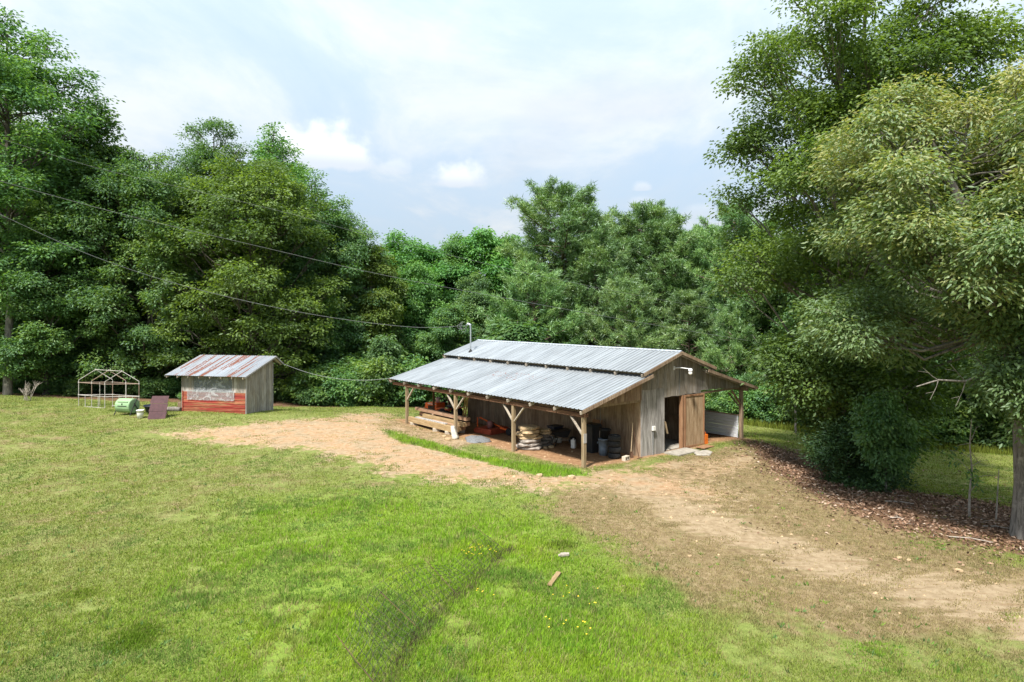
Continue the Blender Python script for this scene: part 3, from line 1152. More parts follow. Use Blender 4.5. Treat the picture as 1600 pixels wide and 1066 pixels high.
def sheet_mat():
    m, w, out = mat_new('clear_plastic_sheet')
    vec = w.n('ShaderNodeTexCoord').outputs['Object']
    n = w.noise(vec, 2.2, 3, .5, 2.0)
    tr = w.n('ShaderNodeBsdfTransparent')
    tr.inputs[0].default_value = (.75, .78, .80, 1)
    gl = w.n('ShaderNodeBsdfPrincipled')
    gl.inputs['Base Color'].default_value = (.50, .51, .52, 1)
    gl.inputs['Roughness'].default_value = .18
    bn = w.n('ShaderNodeBump')
    bn.inputs['Distance'].default_value = .05
    w.l(n, bn.inputs['Height'])
    w.l(bn.outputs[0], gl.inputs['Normal'])
    mx = w.n('ShaderNodeMixShader')
    w.l(w.smooth(n, .45, .70, .28, .62), mx.inputs[0])
    w.l(tr.outputs[0], mx.inputs[1])
    w.l(gl.outputs[0], mx.inputs[2])
    w.l(mx.outputs[0], out.inputs[0])
    return m


M['plastic_sheet'] = sheet_mat()
M['dark_mesh'] = plain('dark_window_mesh', (.055, .06, .06), .5)


def crumpled(nx, nz, W, H, amp, seed):
    rng = np.random.default_rng(seed)
    V, Fc = [], []
    for j in range(nz + 1):
        for i in range(nx + 1):
            x, z = W * i / nx, H * j / nz
            V.append((x + rng.normal(0, .012), amp * (math.sin(x * 4.1 + z * 5 + seed) * .6 + rng.normal(0, .5)), z + rng.normal(0, .012)))
    for j in range(nz):
        for i in range(nx):
            a = j * (nx + 1) + i
            Fc.append((a, a + 1, a + nx + 2, a + nx + 1))
    m = MB()
    m.add(V, Fc)
    return m


def build_shed():
    # local x runs along the front from its right corner's left end, y goes back
    ox, oy = (384.3 - 800) / F * 40, 40.0
    ang = math.atan2(.225, -.974) + math.pi          # local +x points to the right along the front
    W_, D_ = 4.62, 2.75
    # left front corner
    lx, ly = ox - math.cos(ang) * W_, oy - math.sin(ang) * W_
    z0 = .34
    sh = thing('shed', 'small grey plank shed with rusty metal roof and red board front', 'shed', (lx, ly, z0), ang)
    rng = random.Random(21)
    ft, bt = 2.30, 3.05        # wall heights, front and back
    peak_y, peak_z = 2.72, 3.40
    fr_y, fr_z = -.55, 2.34
    bk_y, bk_z = 3.52, 2.90

    def rz(y):
        return fr_z + (peak_z - fr_z) * (y - fr_y) / (peak_y - fr_y) if y < peak_y else peak_z + (bk_z - peak_z) * (y - peak_y) / (bk_y - peak_y)
    # floor frame
    fl = MB().box(.02, W_ - .02, .02, D_ - .02, -.05, .08)
    fl.build('floor', M['brown_wood'], sh)
    # front wall
    fw = MB().box(.03, W_ - .03, .04, .09, 2.05, 2.15).build('front_wall', M['brown_wood'], sh)

    def up(parent, x0, x1, za, zb, mat, y=0.0):
        x = x0
        while x < x1 - .02:
            w_ = min(.25 * rng.uniform(.85, 1.25), x1 - x)
            if x1 - x - w_ < .07:
                w_ = x1 - x
            MB().box(x + .004, x + w_ - .004, y + rng.uniform(-.006, .004), y + .03, za, zb).build('plank', mat, parent)
            x += w_
    up(fw, .02, .84, -.1, ft, M['grey_wood'])
    up(fw, 3.75, W_ - .01, 1.25, ft, M['grey_wood'])
    # red boards
    hgt = 1.30
    nb = 6
    for k in range(nb):
        za, zb = -.08 + k * (hgt + .08) / nb, -.08 + (k + 1) * (hgt + .08) / nb
        MB().prism([(.16, -.050, za + .006), (W_ - .02, -.050, za + .006), (.16, .0, za + .006), (W_ - .02, .0, za + .006),
                    (.16, -.028, zb), (W_ - .02, -.028, zb), (.16, .0, zb), (W_ - .02, .0, zb)]).build('red_board', M['red_paint' if k > 3 else 'brown_red_boards'], fw)
    MB().box(.12, .20, -.075, -.052, -.05, 1.34).build('corner_trim', M['red_paint'], fw)
    # window opening with dark mesh, clear plastic over it
    wf = MB()
    wf.box(.86, 3.74, -.03, .05, 1.24, 1.32).box(.86, 3.74, -.03, .05, 2.22, 2.30).box(.86, .93, -.03, .05, 1.33, 2.21).box(3.67, 3.74, -.03, .05, 1.33, 2.21)
    win = wf.build('window_frame', M['grey_wood'], sh)
    MB().box(.93, 3.67, .04, .06, 1.32, 2.22).build('window_mesh', M['dark_mesh'], win)
    crumpled(14, 5, 2.74, .9, .012, 3).build('plastic_sheet', M['plastic_sheet'], win, (.93, -.01, 1.32), smooth=True)
    crumpled(18, 5, 3.35, .62, .018, 5).build('plastic_sheet', M['plastic_sheet'], sh, (.52, -.11, .80), smooth=True)
    # right side wall
    sw = MB().box(W_ - .10, W_ - .05, .05, D_, 1.2, 1.3).build('side_wall', M['brown_wood'], sh)
    y = 0.02
    while y < D_ - .02:
        w_ = min(.24 * rng.uniform(.8, 1.25), D_ - y)
        if D_ - y - w_ < .07:
            w_ = D_ - y
        a, b = y + .004, y + w_ - .004
        o = W_ - .035 + rng.uniform(-.005, .005)
        za = -.12 + rng.uniform(-.03, .04)
        MB().prism([(o, a, za), (o + .03, a, za), (o, b, za), (o + .03, b, za), (o, a, rz(a) - .09), (o + .03, a, rz(a) - .09), (o, b, rz(b) - .09), (o + .03, b, rz(b) - .09)]).build('plank', M['grey_wood'], sw)
        y += w_
    MB().box(W_ - .0, W_ + .045, -.04, .05, -.12, 2.32).build('corner_post', M['pale_wood'], sh)
    MB().box(W_ - .02, W_ + .03, D_ + .002, D_ + .09, -.15, 2.95).build('corner_post', M['pale_wood'], sh)
    # left and back walls
    lw = MB().box(.05, .10, .05, D_, 1.2, 1.3).build('side_wall', M['grey_wood'], sh)
    for k in range(9):
        a, b = .03 + k * .3, .03 + k * .3 + .292
        MB().prism([(0, a, -.1), (.03, a, -.1), (0, b, -.1), (.03, b, -.1), (0, a, rz(a) - .09), (.03, a, rz(a) - .09), (0, b, rz(b) - .09), (.03, b, rz(b) - .09)]).build('plank', M['grey_wood'], lw)
    bw = MB().box(.05, W_ - .05, D_ - .08, D_ - .04, 1.2, 1.3).build('back_wall', M['grey_wood'], sh)
    for k in range(15):
        MB().box(.04 + k * .3, .04 + k * .3 + .292, D_ - .03, D_, -.1, rz(D_) - .09).build('plank', M['grey_wood'], bw)
    # roof: long front slope, short back slope
    x0, x1 = -.72, W_ + .28
    pr = MB()
    for q in (.05, .35, .65, .95):
        yy = fr_y + (peak_y - fr_y) * q
        pr.box(x0 + .05, x1 - .05, yy - .04, yy + .04, rz(yy) - .07, rz(yy) - .02)
    roof = pr.build('roof', M['rafter_wood'], sh)
    n = 7
    pw = (x1 - x0) / n
    for (ya, za, yb, zb) in ((fr_y, fr_z, peak_y, peak_z), (bk_y, bk_z, peak_y, peak_z)):
        me = rib_sheet('roof_panel', ya, za, yb, zb, pw, M['shed_metal'], 5, .02)
        # sheet meshes run their width along y; turn so the width runs along the front
        co = np.empty(len(me.vertices) * 3, np.float32)
        me.vertices.foreach_get('co', co)
        co = co.reshape(-1, 3)[:, [1, 0, 2]]
        me.vertices.foreach_set('co', np.ascontiguousarray(co).ravel())
        me.update()
        for k in range(n):
            link('roof_panel', me, roof, (x0 + k * pw, rng.uniform(-.015, .015), rng.uniform(0, .004)))
    for k in range(8):
        xx = x0 + .12 + (x1 - x0 - .24) * k / 7
        m = MB()
        m.beam((xx, fr_y - .01, fr_z - .11), (xx, peak_y, peak_z - .11), .045, .09)
        m.beam((xx, peak_y, peak_z - .12), (xx, bk_y, bk_z - .12), .045, .09)
        m.build('rafter', M['rafter_wood'], roof)
    for xx in (x0 - .012, x1 + .045):
        m = MB()
        m.beam((xx, fr_y, fr_z - .05), (xx, peak_y, peak_z - .05), .022, .10)
        m.beam((xx, peak_y + .01, peak_z - .05), (xx, bk_y, bk_z - .05), .022, .10)
        m.build('barge_board', M['pale_wood'], roof)
    return sh


shed = build_shed()
SC.view_layers[0].update()
# ------------------------------------------------------------------ loose things in and around the lean-to
def PT(px, py, dz=0.0):
    z = -.1
    for _ in range(4):
        x, y = G(px, py, z)
        z = gz(x, y)
    return Vector((x, y, z + dz))


def BT(s, t, dz=0.0):
    x, y = BW(s, t)
    return Vector((x, y, gz(x, y) + dz))


def blob_slab(rx, ry, h, seed, n=14):
    """a flat irregular stone: rough outline, worn edges, uneven faces"""
    r = random.Random(seed)
    ph = [r.uniform(0, 6.28) for _ in range(4)]
    m = MB()
    rings = ((.80, 0), (1.0, .22), (1.02, .62), (.93, .92), (.55, 1.0))
    V, Fc = [], []
    for (q, zz) in rings:
        for k in range(n):
            a = 2 * math.pi * k / n
            w = 1 + .12 * math.sin(2 * a + ph[0]) + .08 * math.sin(3 * a + ph[1]) + .05 * math.sin(5 * a + ph[2]) + r.uniform(-.05, .05)
            V.append((rx * q * w * math.cos(a), ry * q * w * math.sin(a), h * zz + r.uniform(-.012, .012)))
    for i in range(len(rings) - 1):
        for k in range(n):
            k2 = (k + 1) % n
            Fc.append((i * n + k, i * n + k2, (i + 1) * n + k2, (i + 1) * n + k))
    Fc.append(tuple(reversed(range(n))))
    Fc.append(tuple((len(rings) - 1) * n + k for k in range(n)))
    return m.add(V, Fc)


def stones():
    base = PT(827, 701)
    lab = ['grey flat stone lying on the dirt at the bottom of the near stone stack',
           'wide grey flat stone second from the bottom of the near stone stack',
           'grey flat stone third from the bottom of the near stone stack',
           'thin tan flat stone in the middle of the near stone stack',
           'tan flat stone jutting to the left below the two top stones',
           'tan flat stone just under the topmost one of the near stack',
           'topmost tan flat stone on the near stone stack']
    mats = ['stone_grey', 'stone_grey', 'stone_grey', 'stone_tan', 'stone_tan', 'stone_tan', 'stone_tan']
    z = 0
    hs = [.17, .17, .20, .15, .16, .17, .18]
    rr = [(.62, .55), (.64, .52), (.60, .5), (.55, .48), (.56, .5), (.56, .5), (.50, .45)]
    off = [(.02, 0), (.06, 0), (.03, .02), (.02, 0), (-.06, 0), (.03, .01), (0, 0)]
    for k in range(7):
        o = blob_slab(rr[k][0], rr[k][1], hs[k], 40 + k).build('flat_stone', M[mats[k]], None, base + Vector((off[k][0], off[k][1], z)), (0, 0, k * .9), smooth=False)
        tag(o, lab[k], 'stone', 'flat stones stacked under the lean-to')
        z += hs[k] - .012
    base = PT(850, 697)
    lab = ['dark flat stone at the bottom of the smaller stack behind the tan stones',
           'dark flat stone second from the bottom of the smaller stack',
           'dark flat stone in the middle of the smaller stack',
           'small dark stone below the tan ones of the smaller stack',
           'tan stone second from the top of the smaller stack',
           'topmost small tan stone of the smaller stack behind']
    mats = ['stone_dark', 'stone_dark', 'stone_dark', 'stone_dark', 'stone_tan', 'stone_tan']
    hs = [.17, .17, .16, .16, .14, .13]
    z = 0
    for k in range(6):
        o = blob_slab(.42 - .02 * k, .40 - .02 * k, hs[k], 70 + k).build('flat_stone', M[mats[k]], None, base + Vector((.03 * math.sin(k * 2), 0, z)), (0, 0, k * 1.3))
        tag(o, lab[k], 'stone', 'flat stones in the smaller stack')
        z += hs[k] - .012
    for (px, py, r, l) in ((852, 701, .13, 'small tan stone lying left of a pair before the stacks'), (861, 700, .15, 'small pinkish stone lying right of a pair before the stacks'),
                           (894, 706, .06, 'tiny pale stone on the dirt before the white jug'), (843, 745, .14, 'pale rock at the lower edge of the green grass strip'), (893, 748, .16, 'brownish rock on the dirt below the near corner post'),
                           (700, 688, .16, 'small tan rock beside the pale sack at the post'), (694, 683, .12, 'small brown rock behind the tan rock at the post'),
                           (445, 628, .16, 'grey stone in the grass right of the shed')):
        p = PT(px, py, -.02)
        o = blob_slab(r, r * .75, r * .9, int(px)).build('rock', M['stone_tan'], None, p, (0, 0, px))
        tag(o, l, 'rock')


stones()


def lumber():
    rot = BA
    def beam(s, t0, t1, z0, w, h, mat, label, yaw=0.0, name='timber_beam'):
        ln = t1 - t0
        m = MB().box(-w / 2, w / 2, -ln / 2, ln / 2, 0, h)
        x, y = BW(s, (t0 + t1) / 2)
        o = m.build(name, M[mat], None, (x, y, z0), (0, 0, rot + yaw))
        tag(o, label, 'timber', 'timbers stacked on blocks under the lean-to')
        return o
    zb = bg(.7, 12.3)
    base = zb + .20
    # concrete blocks that carry the stack
    for (s, t, l) in ((.42, 10.75, 'concrete block under the near end of the timber stack'), (.42, 12.0, 'concrete block under the middle of the timber stack'),
                      (.42, 14.5, 'concrete block under the far end of the timber stack'), (1.35, 10.9, 'block behind the nearest one, deep under the timber stack'),
                      (1.35, 14.2, 'block deep under the far end of the timber stack')):
        x, y = BW(s, t)
        g0 = gz(x, y) - .03
        m = MB().box(-.10, .10, -.2, .2, 0, base - g0 - .002)
        o = m.build('concrete_block', M['block'], None, (x, y, g0), (0, 0, rot + 1.2))
        tag(o, l, 'block', 'blocks under the timbers')
    beam(.40, 10.3, 14.95, base, .17, .30, 'timber', 'thick yellowish squared timber at the front bottom of the stack', .004)
    beam(.66, 10.2, 14.6, base, .20, .28, 'timber', 'squared timber lying just behind the thick front one')
    beam(.95, 10.4, 14.9, base, .22, .27, 'timber', 'squared timber in the middle of the bottom layer', -.004)
    beam(1.28, 10.5, 15.0, base, .22, .28, 'timber_red', 'reddish squared timber at the back of the bottom layer')
    z2 = base + .302
    beam(.52, 11.2, 14.3, z2, .20, .05, 'pale_wood', 'whitish plank lying on the front timber', .03, 'timber_plank')
    beam(.72, 10.25, 12.9, z2, .14, .04, 'timber_red', 'short dark plank beside the whitish one', -.02, 'timber_plank')
    beam(.98, 10.0, 14.2, z2 - .02, .24, .22, 'timber', 'grey-brown timber of the second layer seen over the planks', .01)
    beam(1.28, 10.1, 15.1, z2 - .02, .24, .20, 'timber_red', 'reddish timber at the back of the second layer', .0)
    z3 = z2 + .185
    for (s, t) in ((1.18, 10.9), (1.18, 13.2)):
        x, y = BW(s, t)
        o = MB().box(-.28, .28, -.06, .06, 0, .10).build('spacer_block', M['brown_wood'], None, (x, y, z3 + .02), (0, 0, rot))
        tag(o, 'short wooden spacer under the near end of the top timber' if t < 12 else 'short wooden spacer under the far half of the top timber', 'block')
    beam(1.10, 9.9, 15.2, z3 + .122, .30, .17, 'timber_red', 'long reddish brown timber on top of the stack', .01)


lumber()


def wheel(parent, name, c, r, w, axis='x', rimr=.5):
    t = MB().lathe([(r * .62, -w / 2), (r * .9, -w / 2), (r, -w * .32), (r, w * .32), (r * .9, w / 2), (r * .62, w / 2)], 18, axis, c)
    o = t.build(name, M['rubber'], parent, smooth=True)
    MB().lathe([(r * .60, -w * .3), (r * .60, w * .3), (r * .3, w * .38), (r * .12, w * .42)], 14, axis, c).build('rim', M['rim'], o, smooth=True)
    return o


def tractor():
    x, y = BW(3.05, 15.15)
    z = gz(x, y)
    # local +y is the nose; it points towards the far left end of the lean-to
    t = thing('tractor', 'small orange tractor parked behind the timber stack', 'tractor', (x, y, z), BA + R(10))
    b = MB()
    b.box(-.20, .20, -.7, 1.35, .38, .60)
    b.build('chassis', M['black_metal'], t)
    hd = MB().prism([(-.36, .35, .60), (.36, .35, .60), (-.34, 1.55, .60), (.34, 1.55, .60), (-.34, .35, 1.16), (.34, .35, 1.16), (-.27, 1.50, 1.08), (.27, 1.50, 1.08)])
    h = hd.build('hood', M['orange_paint'], t)
    g = MB()
    for k in range(5):
        g.box(-.30, .30, 1.552, 1.575, .66 + k * .07, .70 + k * .07)
    g.build('grille', M['black_metal'], h)
    for s in (-1, 1):
        g = MB()
        for k in range(4):
            g.box(s * .362 - .012, s * .362 + .012, .60 + k * .15, .70 + k * .15, .70, .95)
        g.build('side_vent', M['black_metal'], h)
        MB().box(s * .20 - .07, s * .20 + .07, 1.53, 1.57, 1.0, 1.06).build('headlight', M['white_plastic'], h)
        MB().box(s * .345 - .02, s * .345 + .02, .45, 1.2, 1.03, 1.07).build('stripe', M['white_plastic'], h)
    MB().box(-.32, .32, -.55, .34, .52, .60).build('footplate', M['black_metal'], t)
    for s in (-1, 1):
        f = MB().box(s * .52 - .16, s * .52 + .16, -.98, -.05, .86, .92)
        f.box(s * .52 - .16, s * .52 + .16, -.05, .06, .60, .91)
        f.build('fender', M['orange_paint'], t)
        wheel(t, 'rear_wheel', (s * .60, -.5, .47), .47, .30)
        wheel(t, 'front_wheel', (s * .48, 1.05, .29), .29, .19)
    st = MB().box(-.24, .24, -.78, -.30, .92, 1.04)
    st.prism([(-.24, -.84, 1.0), (.24, -.84, 1.0), (-.24, -.74, 1.0), (.24, -.74, 1.0), (-.22, -.94, 1.42), (.22, -.94, 1.42), (-.22, -.85, 1.42), (.22, -.85, 1.42)])
    st.build('seat', M['seat_black'], t)
    sw = MB().tube([(0, .36, 1.10), (0, .10, 1.30)], .025, 6)
    sw.build('steering_column', M['black_metal'], t)
    ring = [(.19 * math.cos(a), .10 + .17 * math.sin(a), 1.30 + .09 * math.sin(a)) for a in [i * math.pi / 8 for i in range(17)]]
    MB().tube(ring, .016, 5, cap=False).build('steering_wheel', M['black_plastic'], t)
    MB().tube([(.3, 1.0, 1.1), (.3, 1.0, 1.45)], .03, 6).build('exhaust', M['rust_iron'], t)
    # pail standing on the hood
    p = t.matrix_basis @ Vector((-.02, .62, 1.15))
    o = thing('pail', 'pale pinkish pail standing on the orange tractor hood', 'bucket', p)
    MB().lathe([(.12, 0), (.155, .30), (.14, .30), (.11, .02)], 14).build('pail_body', plain('pinkish_plastic', (.62, .42, .40), .5), o, smooth=True)
    MB().tube([(.155 * math.cos(a), 0, .30 + .13 * math.sin(a)) for a in [i * math.pi / 8 for i in range(9)]], .008, 4).build('pail_handle', M['wire'], o)


def mower_deck():
    x, y = BW(2.85, 10.0)
    z = gz(x, y)
    t = thing('mower_attachment', 'dull red rotary mower attachment lying on the dirt behind the post', 'mower', (x, y, z), BA + R(8))
    d = MB().prism([(-.75, -.65, .16), (.75, -.65, .16), (-.75, .65, .16), (.75, .65, .16), (-.70, -.60, .32), (.70, -.60, .32), (-.70, .6, .32), (.70, .6, .32)])
    d.box(-.77, .77, -.68, -.655, .04, .24).box(-.77, .77, .655, .68, .04, .24).box(-.78, -.755, -.65, .65, .04, .24).box(.755, .78, -.65, .65, .04, .24)
    d.build('deck', M['red_machine'], t)
    MB().lathe([(.20, 0), (.20, .18), (.12, .26), (.06, .30)], 12, 'z', (0, 0, .32)).build('gearbox', M['rust_iron'], t, smooth=True)
    a = MB()
    a.beam((-.55, .6, .34), (-.12, 1.05, .75), .06, .05)
    a.beam((.55, .6, .34), (.12, 1.05, .75), .06, .05)
    a.beam((0, 1.0, .75), (0, -.9, .36), .05, .05)
    a.build('hitch_frame', M['orange_paint'], t)
    MB().beam((0, -.65, .34), (0, -1.25, .30), .08, .08).build('tail_arm', M['orange_paint'], t)
    wheel(t, 'tail_wheel', (0, -1.3, .2), .20, .10)
    MB().lathe([(.14, 0), (.17, .28), (.17, .36), (.10, .40)], 12, 'z', (-.35, -.2, .325)).build('blade_cover', plain('dark_pink_plastic', (.25, .12, .12), .6), t, smooth=True)


tractor()
mower_deck()


def ladder():
    x, y = BW(3.55, 13.85)
    z = gz(x, y)
    t = thing('ladder', 'yellow wooden ladder leaning against the barn side wall', 'ladder', (x, y, z), BA - .35)
    lean = .42
    for d in (-.25, .25):
        m = MB()
        m.beam((0, d, 0), (lean, d * .85, 2.9), .06, .09, (1, 0, 0))
        m.build('rail', M['ladder_wood'], t)
    for k in range(9):
        q = .1 + .095 * k
        m = MB()
        m.beam((lean * q, -.22, 2.9 * q), (lean * q, .22, 2.9 * q), .06, .045)
        m.build('rung', M['ladder_wood'], t)


ladder()


def lathe_thing(name, label, cat, p, prof, mat, n=18, group=None, rot=(0, 0, 0), smooth=True):
    o = MB().lathe(prof, n).build(name, M[mat] if isinstance(mat, str) else mat, None, p, rot, smooth)
    return tag(o, label, cat, group)


def storage():
    # pale sack and grey gravel heap by the second post
    p = BT(-.02, 9.42)
    rng = np.random.default_rng(4)
    V, Fc = [], []
    n, mz = 12, 9
    for j in range(mz + 1):
        q = j / mz
        for k in range(n):
            a = 2 * math.pi * k / n
            rr = (1 - .25 * q ** 3) * (1 + .05 * rng.normal())
            V.append((.36 * rr * math.copysign(abs(math.cos(a)) ** .6, math.cos(a)), .20 * rr * (1 - .35 * q) * math.copysign(abs(math.sin(a)) ** .6, math.sin(a)) + .10 * q, .70 * q + rng.normal() * .01))
    for j in range(mz):
        for k in range(n):
            Fc.append((j * n + k, j * n + (k + 1) % n, (j + 1) * n + (k + 1) % n, (j + 1) * n + k))
    Fc += [tuple(reversed(range(n))), tuple(mz * n + k for k in range(n))]
    o = MB().add(V, Fc).build('sack', M['sack'], None, p + Vector((0, 0, -.03)), (R(-6), R(6), BA + .9), True)
    tag(o, 'pale full sack leaning against the second post from the left', 'sack')
    p = BT(.55, 8.3, -.03)
    V, Fc = [], []
    for j in range(7):
        q = j / 6
        for k in range(20):
            a = 2 * math.pi * k / 20
            rr = math.cos(q * math.pi / 2) * (1 + .12 * math.sin(3 * a + 1) + .05 * rng.normal())
            V.append((.95 * rr * math.cos(a), .62 * rr * math.sin(a), .24 * math.sin(q * math.pi / 2) + .012 * rng.normal()))
    for j in range(6):
        for k in range(20):
            Fc.append((j * 20 + k, j * 20 + (k + 1) % 20, (j + 1) * 20 + (k + 1) % 20, (j + 1) * 20 + k))
    Fc.append(tuple(reversed(range(20))))
    o = MB().add(V, Fc).build('gravel_heap', M['gravel_grey'], None, p, (0, 0, BA + 1.3), True)
    tag(o, 'low heap of light grey gravel on the dirt edge', 'gravel heap')
    # two white bags with a navy crate on top
    c = PT(867, 692)
    for k, (dx, dz, l) in enumerate(((-.18, 0, 'lumpy pale bag on the left under the navy crate'), (.20, 0, 'lumpy pale bag on the right under the navy crate'))):
        V, Fc = [], []
        for j in range(9):
            q = j / 8
            for i in range(14):
                a = 2 * math.pi * i / 14
                rr = (math.sin(math.pi * (.12 + .80 * q)) ** .6) * (1 + .07 * rng.normal())
                V.append((.23 * rr * math.cos(a), .22 * rr * math.sin(a), .52 * q))
        for j in range(8):
            for i in range(14):
                Fc.append((j * 14 + i, j * 14 + (i + 1) % 14, (j + 1) * 14 + (i + 1) % 14, (j + 1) * 14 + i))
        Fc += [tuple(reversed(range(14))), tuple(8 * 14 + i for i in range(14))]
        o = MB().add(V, Fc).build('bag', M['sack'], None, c + Vector((dx, .05 * k, -.02)), (0, 0, k), True)
        tag(o, l, 'bag')
    cr = thing('plastic_crate', 'dark navy plastic crate resting on two pale bags', 'crate', c + Vector((.02, 0, .49)), BA)
    MB().prism([(-.26, -.22, 0), (.26, -.22, 0), (-.26, .22, 0), (.26, .22, 0), (-.31, -.26, .36), (.31, -.26, .36), (-.31, .26, .36), (.31, .26, .36)]).build('crate_body', M['navy_plastic'], cr)
    MB().box(-.34, .34, -.29, .29, .36, .41).build('crate_lid', M['navy_plastic'], cr)
    # dark cart behind the near stone stack
    p = BT(3.1, 4.7)
    ct = thing('wheelbarrow', 'dark wheelbarrow standing behind the near stone stack', 'wheelbarrow', p, BA + 1.2)
    MB().prism([(-.25, -.35, .42), (.25, -.35, .42), (-.25, .30, .42), (.25, .30, .42), (-.36, -.5, .80), (.36, -.5, .80), (-.36, .5, .72), (.36, .5, .72)]).build('tray', M['black_metal'], ct)
    for s in (-.25, .25):
        MB().tube([(s * .4, -.7, .25), (s, 0, .42), (s * 1.1, .95, .70)], .022, 6).build('handle', M['brown_wood'], ct)
        MB().tube([(s, .2, .42), (s, .32, 0)], .018, 5).build('leg', M['black_metal'], ct)
    wheel(ct, 'wheel', (0, -.72, .2), .2, .09)
    # white jug
    p = PT(896, 700)
    o = thing('white_jug', 'tall white plastic jug standing alone on the dirt floor', 'jug', p, BA + .4)
    MB().prism([(-.10, -.10, 0), (.10, -.10, 0), (-.10, .10, 0), (.10, .10, 0), (-.10, -.10, .40), (.10, -.10, .40), (-.10, .10, .40), (.10, .10, .40)]).build('jug_body', M['white_plastic'], o)
    MB().lathe([(.09, .40), (.05, .43), (.035, .45), (.035, .48)], 10).build('neck', M['white_plastic'], o)
    # plywood sheet
    o = MB().box(-.32, .32, 0, .02, 0, 1.5).build('plywood_sheet', M['plywood'], None, BT(3.70, 2.95, -.02), (R(-13), 0, BA + R(-90)))
    tag(o, 'brown sheet of plywood leaning against the side wall', 'board')
    # tall black bin
    p = PT(925, 706)
    o = thing('tall_bin', 'tall black lidded bin behind the near corner post', 'bin', p, BA)
    MB().prism([(-.28, -.28, 0), (.28, -.28, 0), (-.28, .28, 0), (.28, .28, 0), (-.33, -.33, 1.26), (.33, -.33, 1.26), (-.33, .33, 1.26), (.33, .33, 1.26)]).build('bin_body', M['black_plastic'], o)
    MB().prism([(-.35, -.36, 1.262), (.35, -.36, 1.262), (-.35, .36, 1.262), (.35, .36, 1.262), (-.30, -.30, 1.36), (.30, -.30, 1.36), (-.30, .30, 1.36), (.30, .30, 1.36)]).build('bin_lid', M['black_plastic'], o)
    for s in (-1, 1):
        wheel(o, 'wheel', (s * .27, .28, .1), .10, .05)
    # blue-grey bin and a black tub standing in its mouth
    p = PT(943, 711)
    o = thing('round_bin', 'round blue-grey plastic bin beside the tyre stack', 'bin', p)
    MB().lathe([(.20, 0), (.225, .35), (.245, .72), (.262, .72), (.262, .78), (.24, .78), (.22, .74), (.19, .05)], 20).build('bin_body', M['bluegrey_plastic'], o, smooth=True)
    for s in (-1, 1):
        MB().tube([(s * .255, -.06, .62), (s * .30, -.06, .56), (s * .30, .06, .56), (s * .255, .06, .62)], .012, 5).build('handle', M['bluegrey_plastic'], o)
    lathe_thing('black_tub', 'black round tub stacked on the blue-grey bin', 'tub', p + Vector((.10, .05, .78)), [(.20, 0), (.25, .40), (.27, .40), (.27, .45), (.23, .45), (.18, .03)], 'black_plastic')
    # four tyres
    p = PT(960, 716)
    tl = ['tyre at the bottom of the stack next to the blue-grey bin', 'second tyre from the bottom of the stack', 'third tyre from the bottom of the stack', 'topmost tyre of the stack with a pale rim showing']
    prof = [(.17, .03), (.235, 0), (.285, .03), (.305, .08), (.305, .19), (.285, .24), (.235, .27), (.17, .24)]
    for k in range(4):
        o = MB().lathe(prof, 22, closed=True).build('tyre', M['rubber'], None, p + Vector((.02 * math.sin(2.1 * k), .02 * math.cos(3 * k), .272 * k)), smooth=True)
        tag(o, tl[k], 'tyre', 'tyres in a stack under the lean-to')
        tr = MB()
        for q in (.10, .135, .17):
            tr.lathe([(.3045, q - .006), (.309, q - .004), (.309, q + .004), (.3045, q + .006)], 22, closed=True)
        tr.build('tread', M['rubber'], o)
        if k == 3:
            MB().lathe([(.17, .16), (.168, .22), (.10, .20), (.04, .20)], 16).build('rim', M['rim'], o, smooth=True)
    # cinder block with its two holes
    p = PT(975, 719)
    m = MB()
    for (x0, x1) in ((-.20, -.165), (-.018, .018), (.165, .20)):
        m.box(x0, x1, -.06, .06, 0, .19)
    m.box(-.20, .20, -.095, -.06, 0, .19).box(-.20, .20, .06, .095, 0, .19)
    o = m.build('cinder_block', M['block'], None, p + Vector((0, 0, .10)), (R(90), 0, BA + .2))
    tag(o, 'pale hollow cinder block lying on its side near the shovel', 'block')
    # shovel
    p = PT(986, 716)
    o = thing('shovel', 'long handled shovel standing blade down against the wall', 'shovel', p, BA)
    m = MB().tube([(0, 0, .30), (.15, .02, 1.62)], .018, 6)
    m.build('shaft', M['handle_wood'], o)
    V = [(-.10, 0, .33), (.10, 0, .33), (-.13, -.03, .15), (.13, -.03, .15), (-.08, -.03, .02), (.08, -.03, .02), (0, -.02, -.03), (0, .03, .33), (0, .01, .15)]
    MB().add(V, [(0, 7, 8, 2), (7, 1, 3, 8), (2, 8, 6, 4), (8, 3, 5, 6)]).build('blade', M['rust_iron'], o)
    # dark rake
    p = PT(996, 716)
    o = thing('rake', 'thin dark rake leaning against the wall right of the shovel', 'rake', p, BA)
    MB().tube([(0, -.1, .02), (-.02, .28, 1.50)], .014, 5).build('shaft', M['rust_iron'], o)
    m = MB().beam((-.18, -.12, .03), (.18, -.12, .03), .03, .02)
    for k in range(8):
        m.beam((-.17 + k * .048, -.12, .03), (-.17 + k * .048, -.17, -.03), .01, .01)
    m.build('rake_head', M['rust_iron'], o)
    # pale pole and thin pole by the bins
    for (px, py, h, l, dx) in ((936, 708, 1.05, 'short white pole leaning beside the tall black bin', .10), (938, 704, 2.3, 'long thin grey pole leaning behind the blue-grey bin', .06)):
        p = PT(px, py)
        o = MB().tube([(0, 0, 0), (dx, .05, h)], .024 if h < 2 else .014, 6).build('pole', M['pvc'] if h < 2 else M['wire'], None, p, (0, 0, BA))
        tag(o, l, 'pole')
    # bench inside the door
    p = BT(6.6, 3.1)
    o = thing('workbench', 'brown wooden workbench inside the open barn door', 'workbench', (p.x, p.y, -.16), BA)
    MB().box(-.9, 1.1, -.4, .4, .98, 1.06).build('bench_top', M['trim_wood'], o)
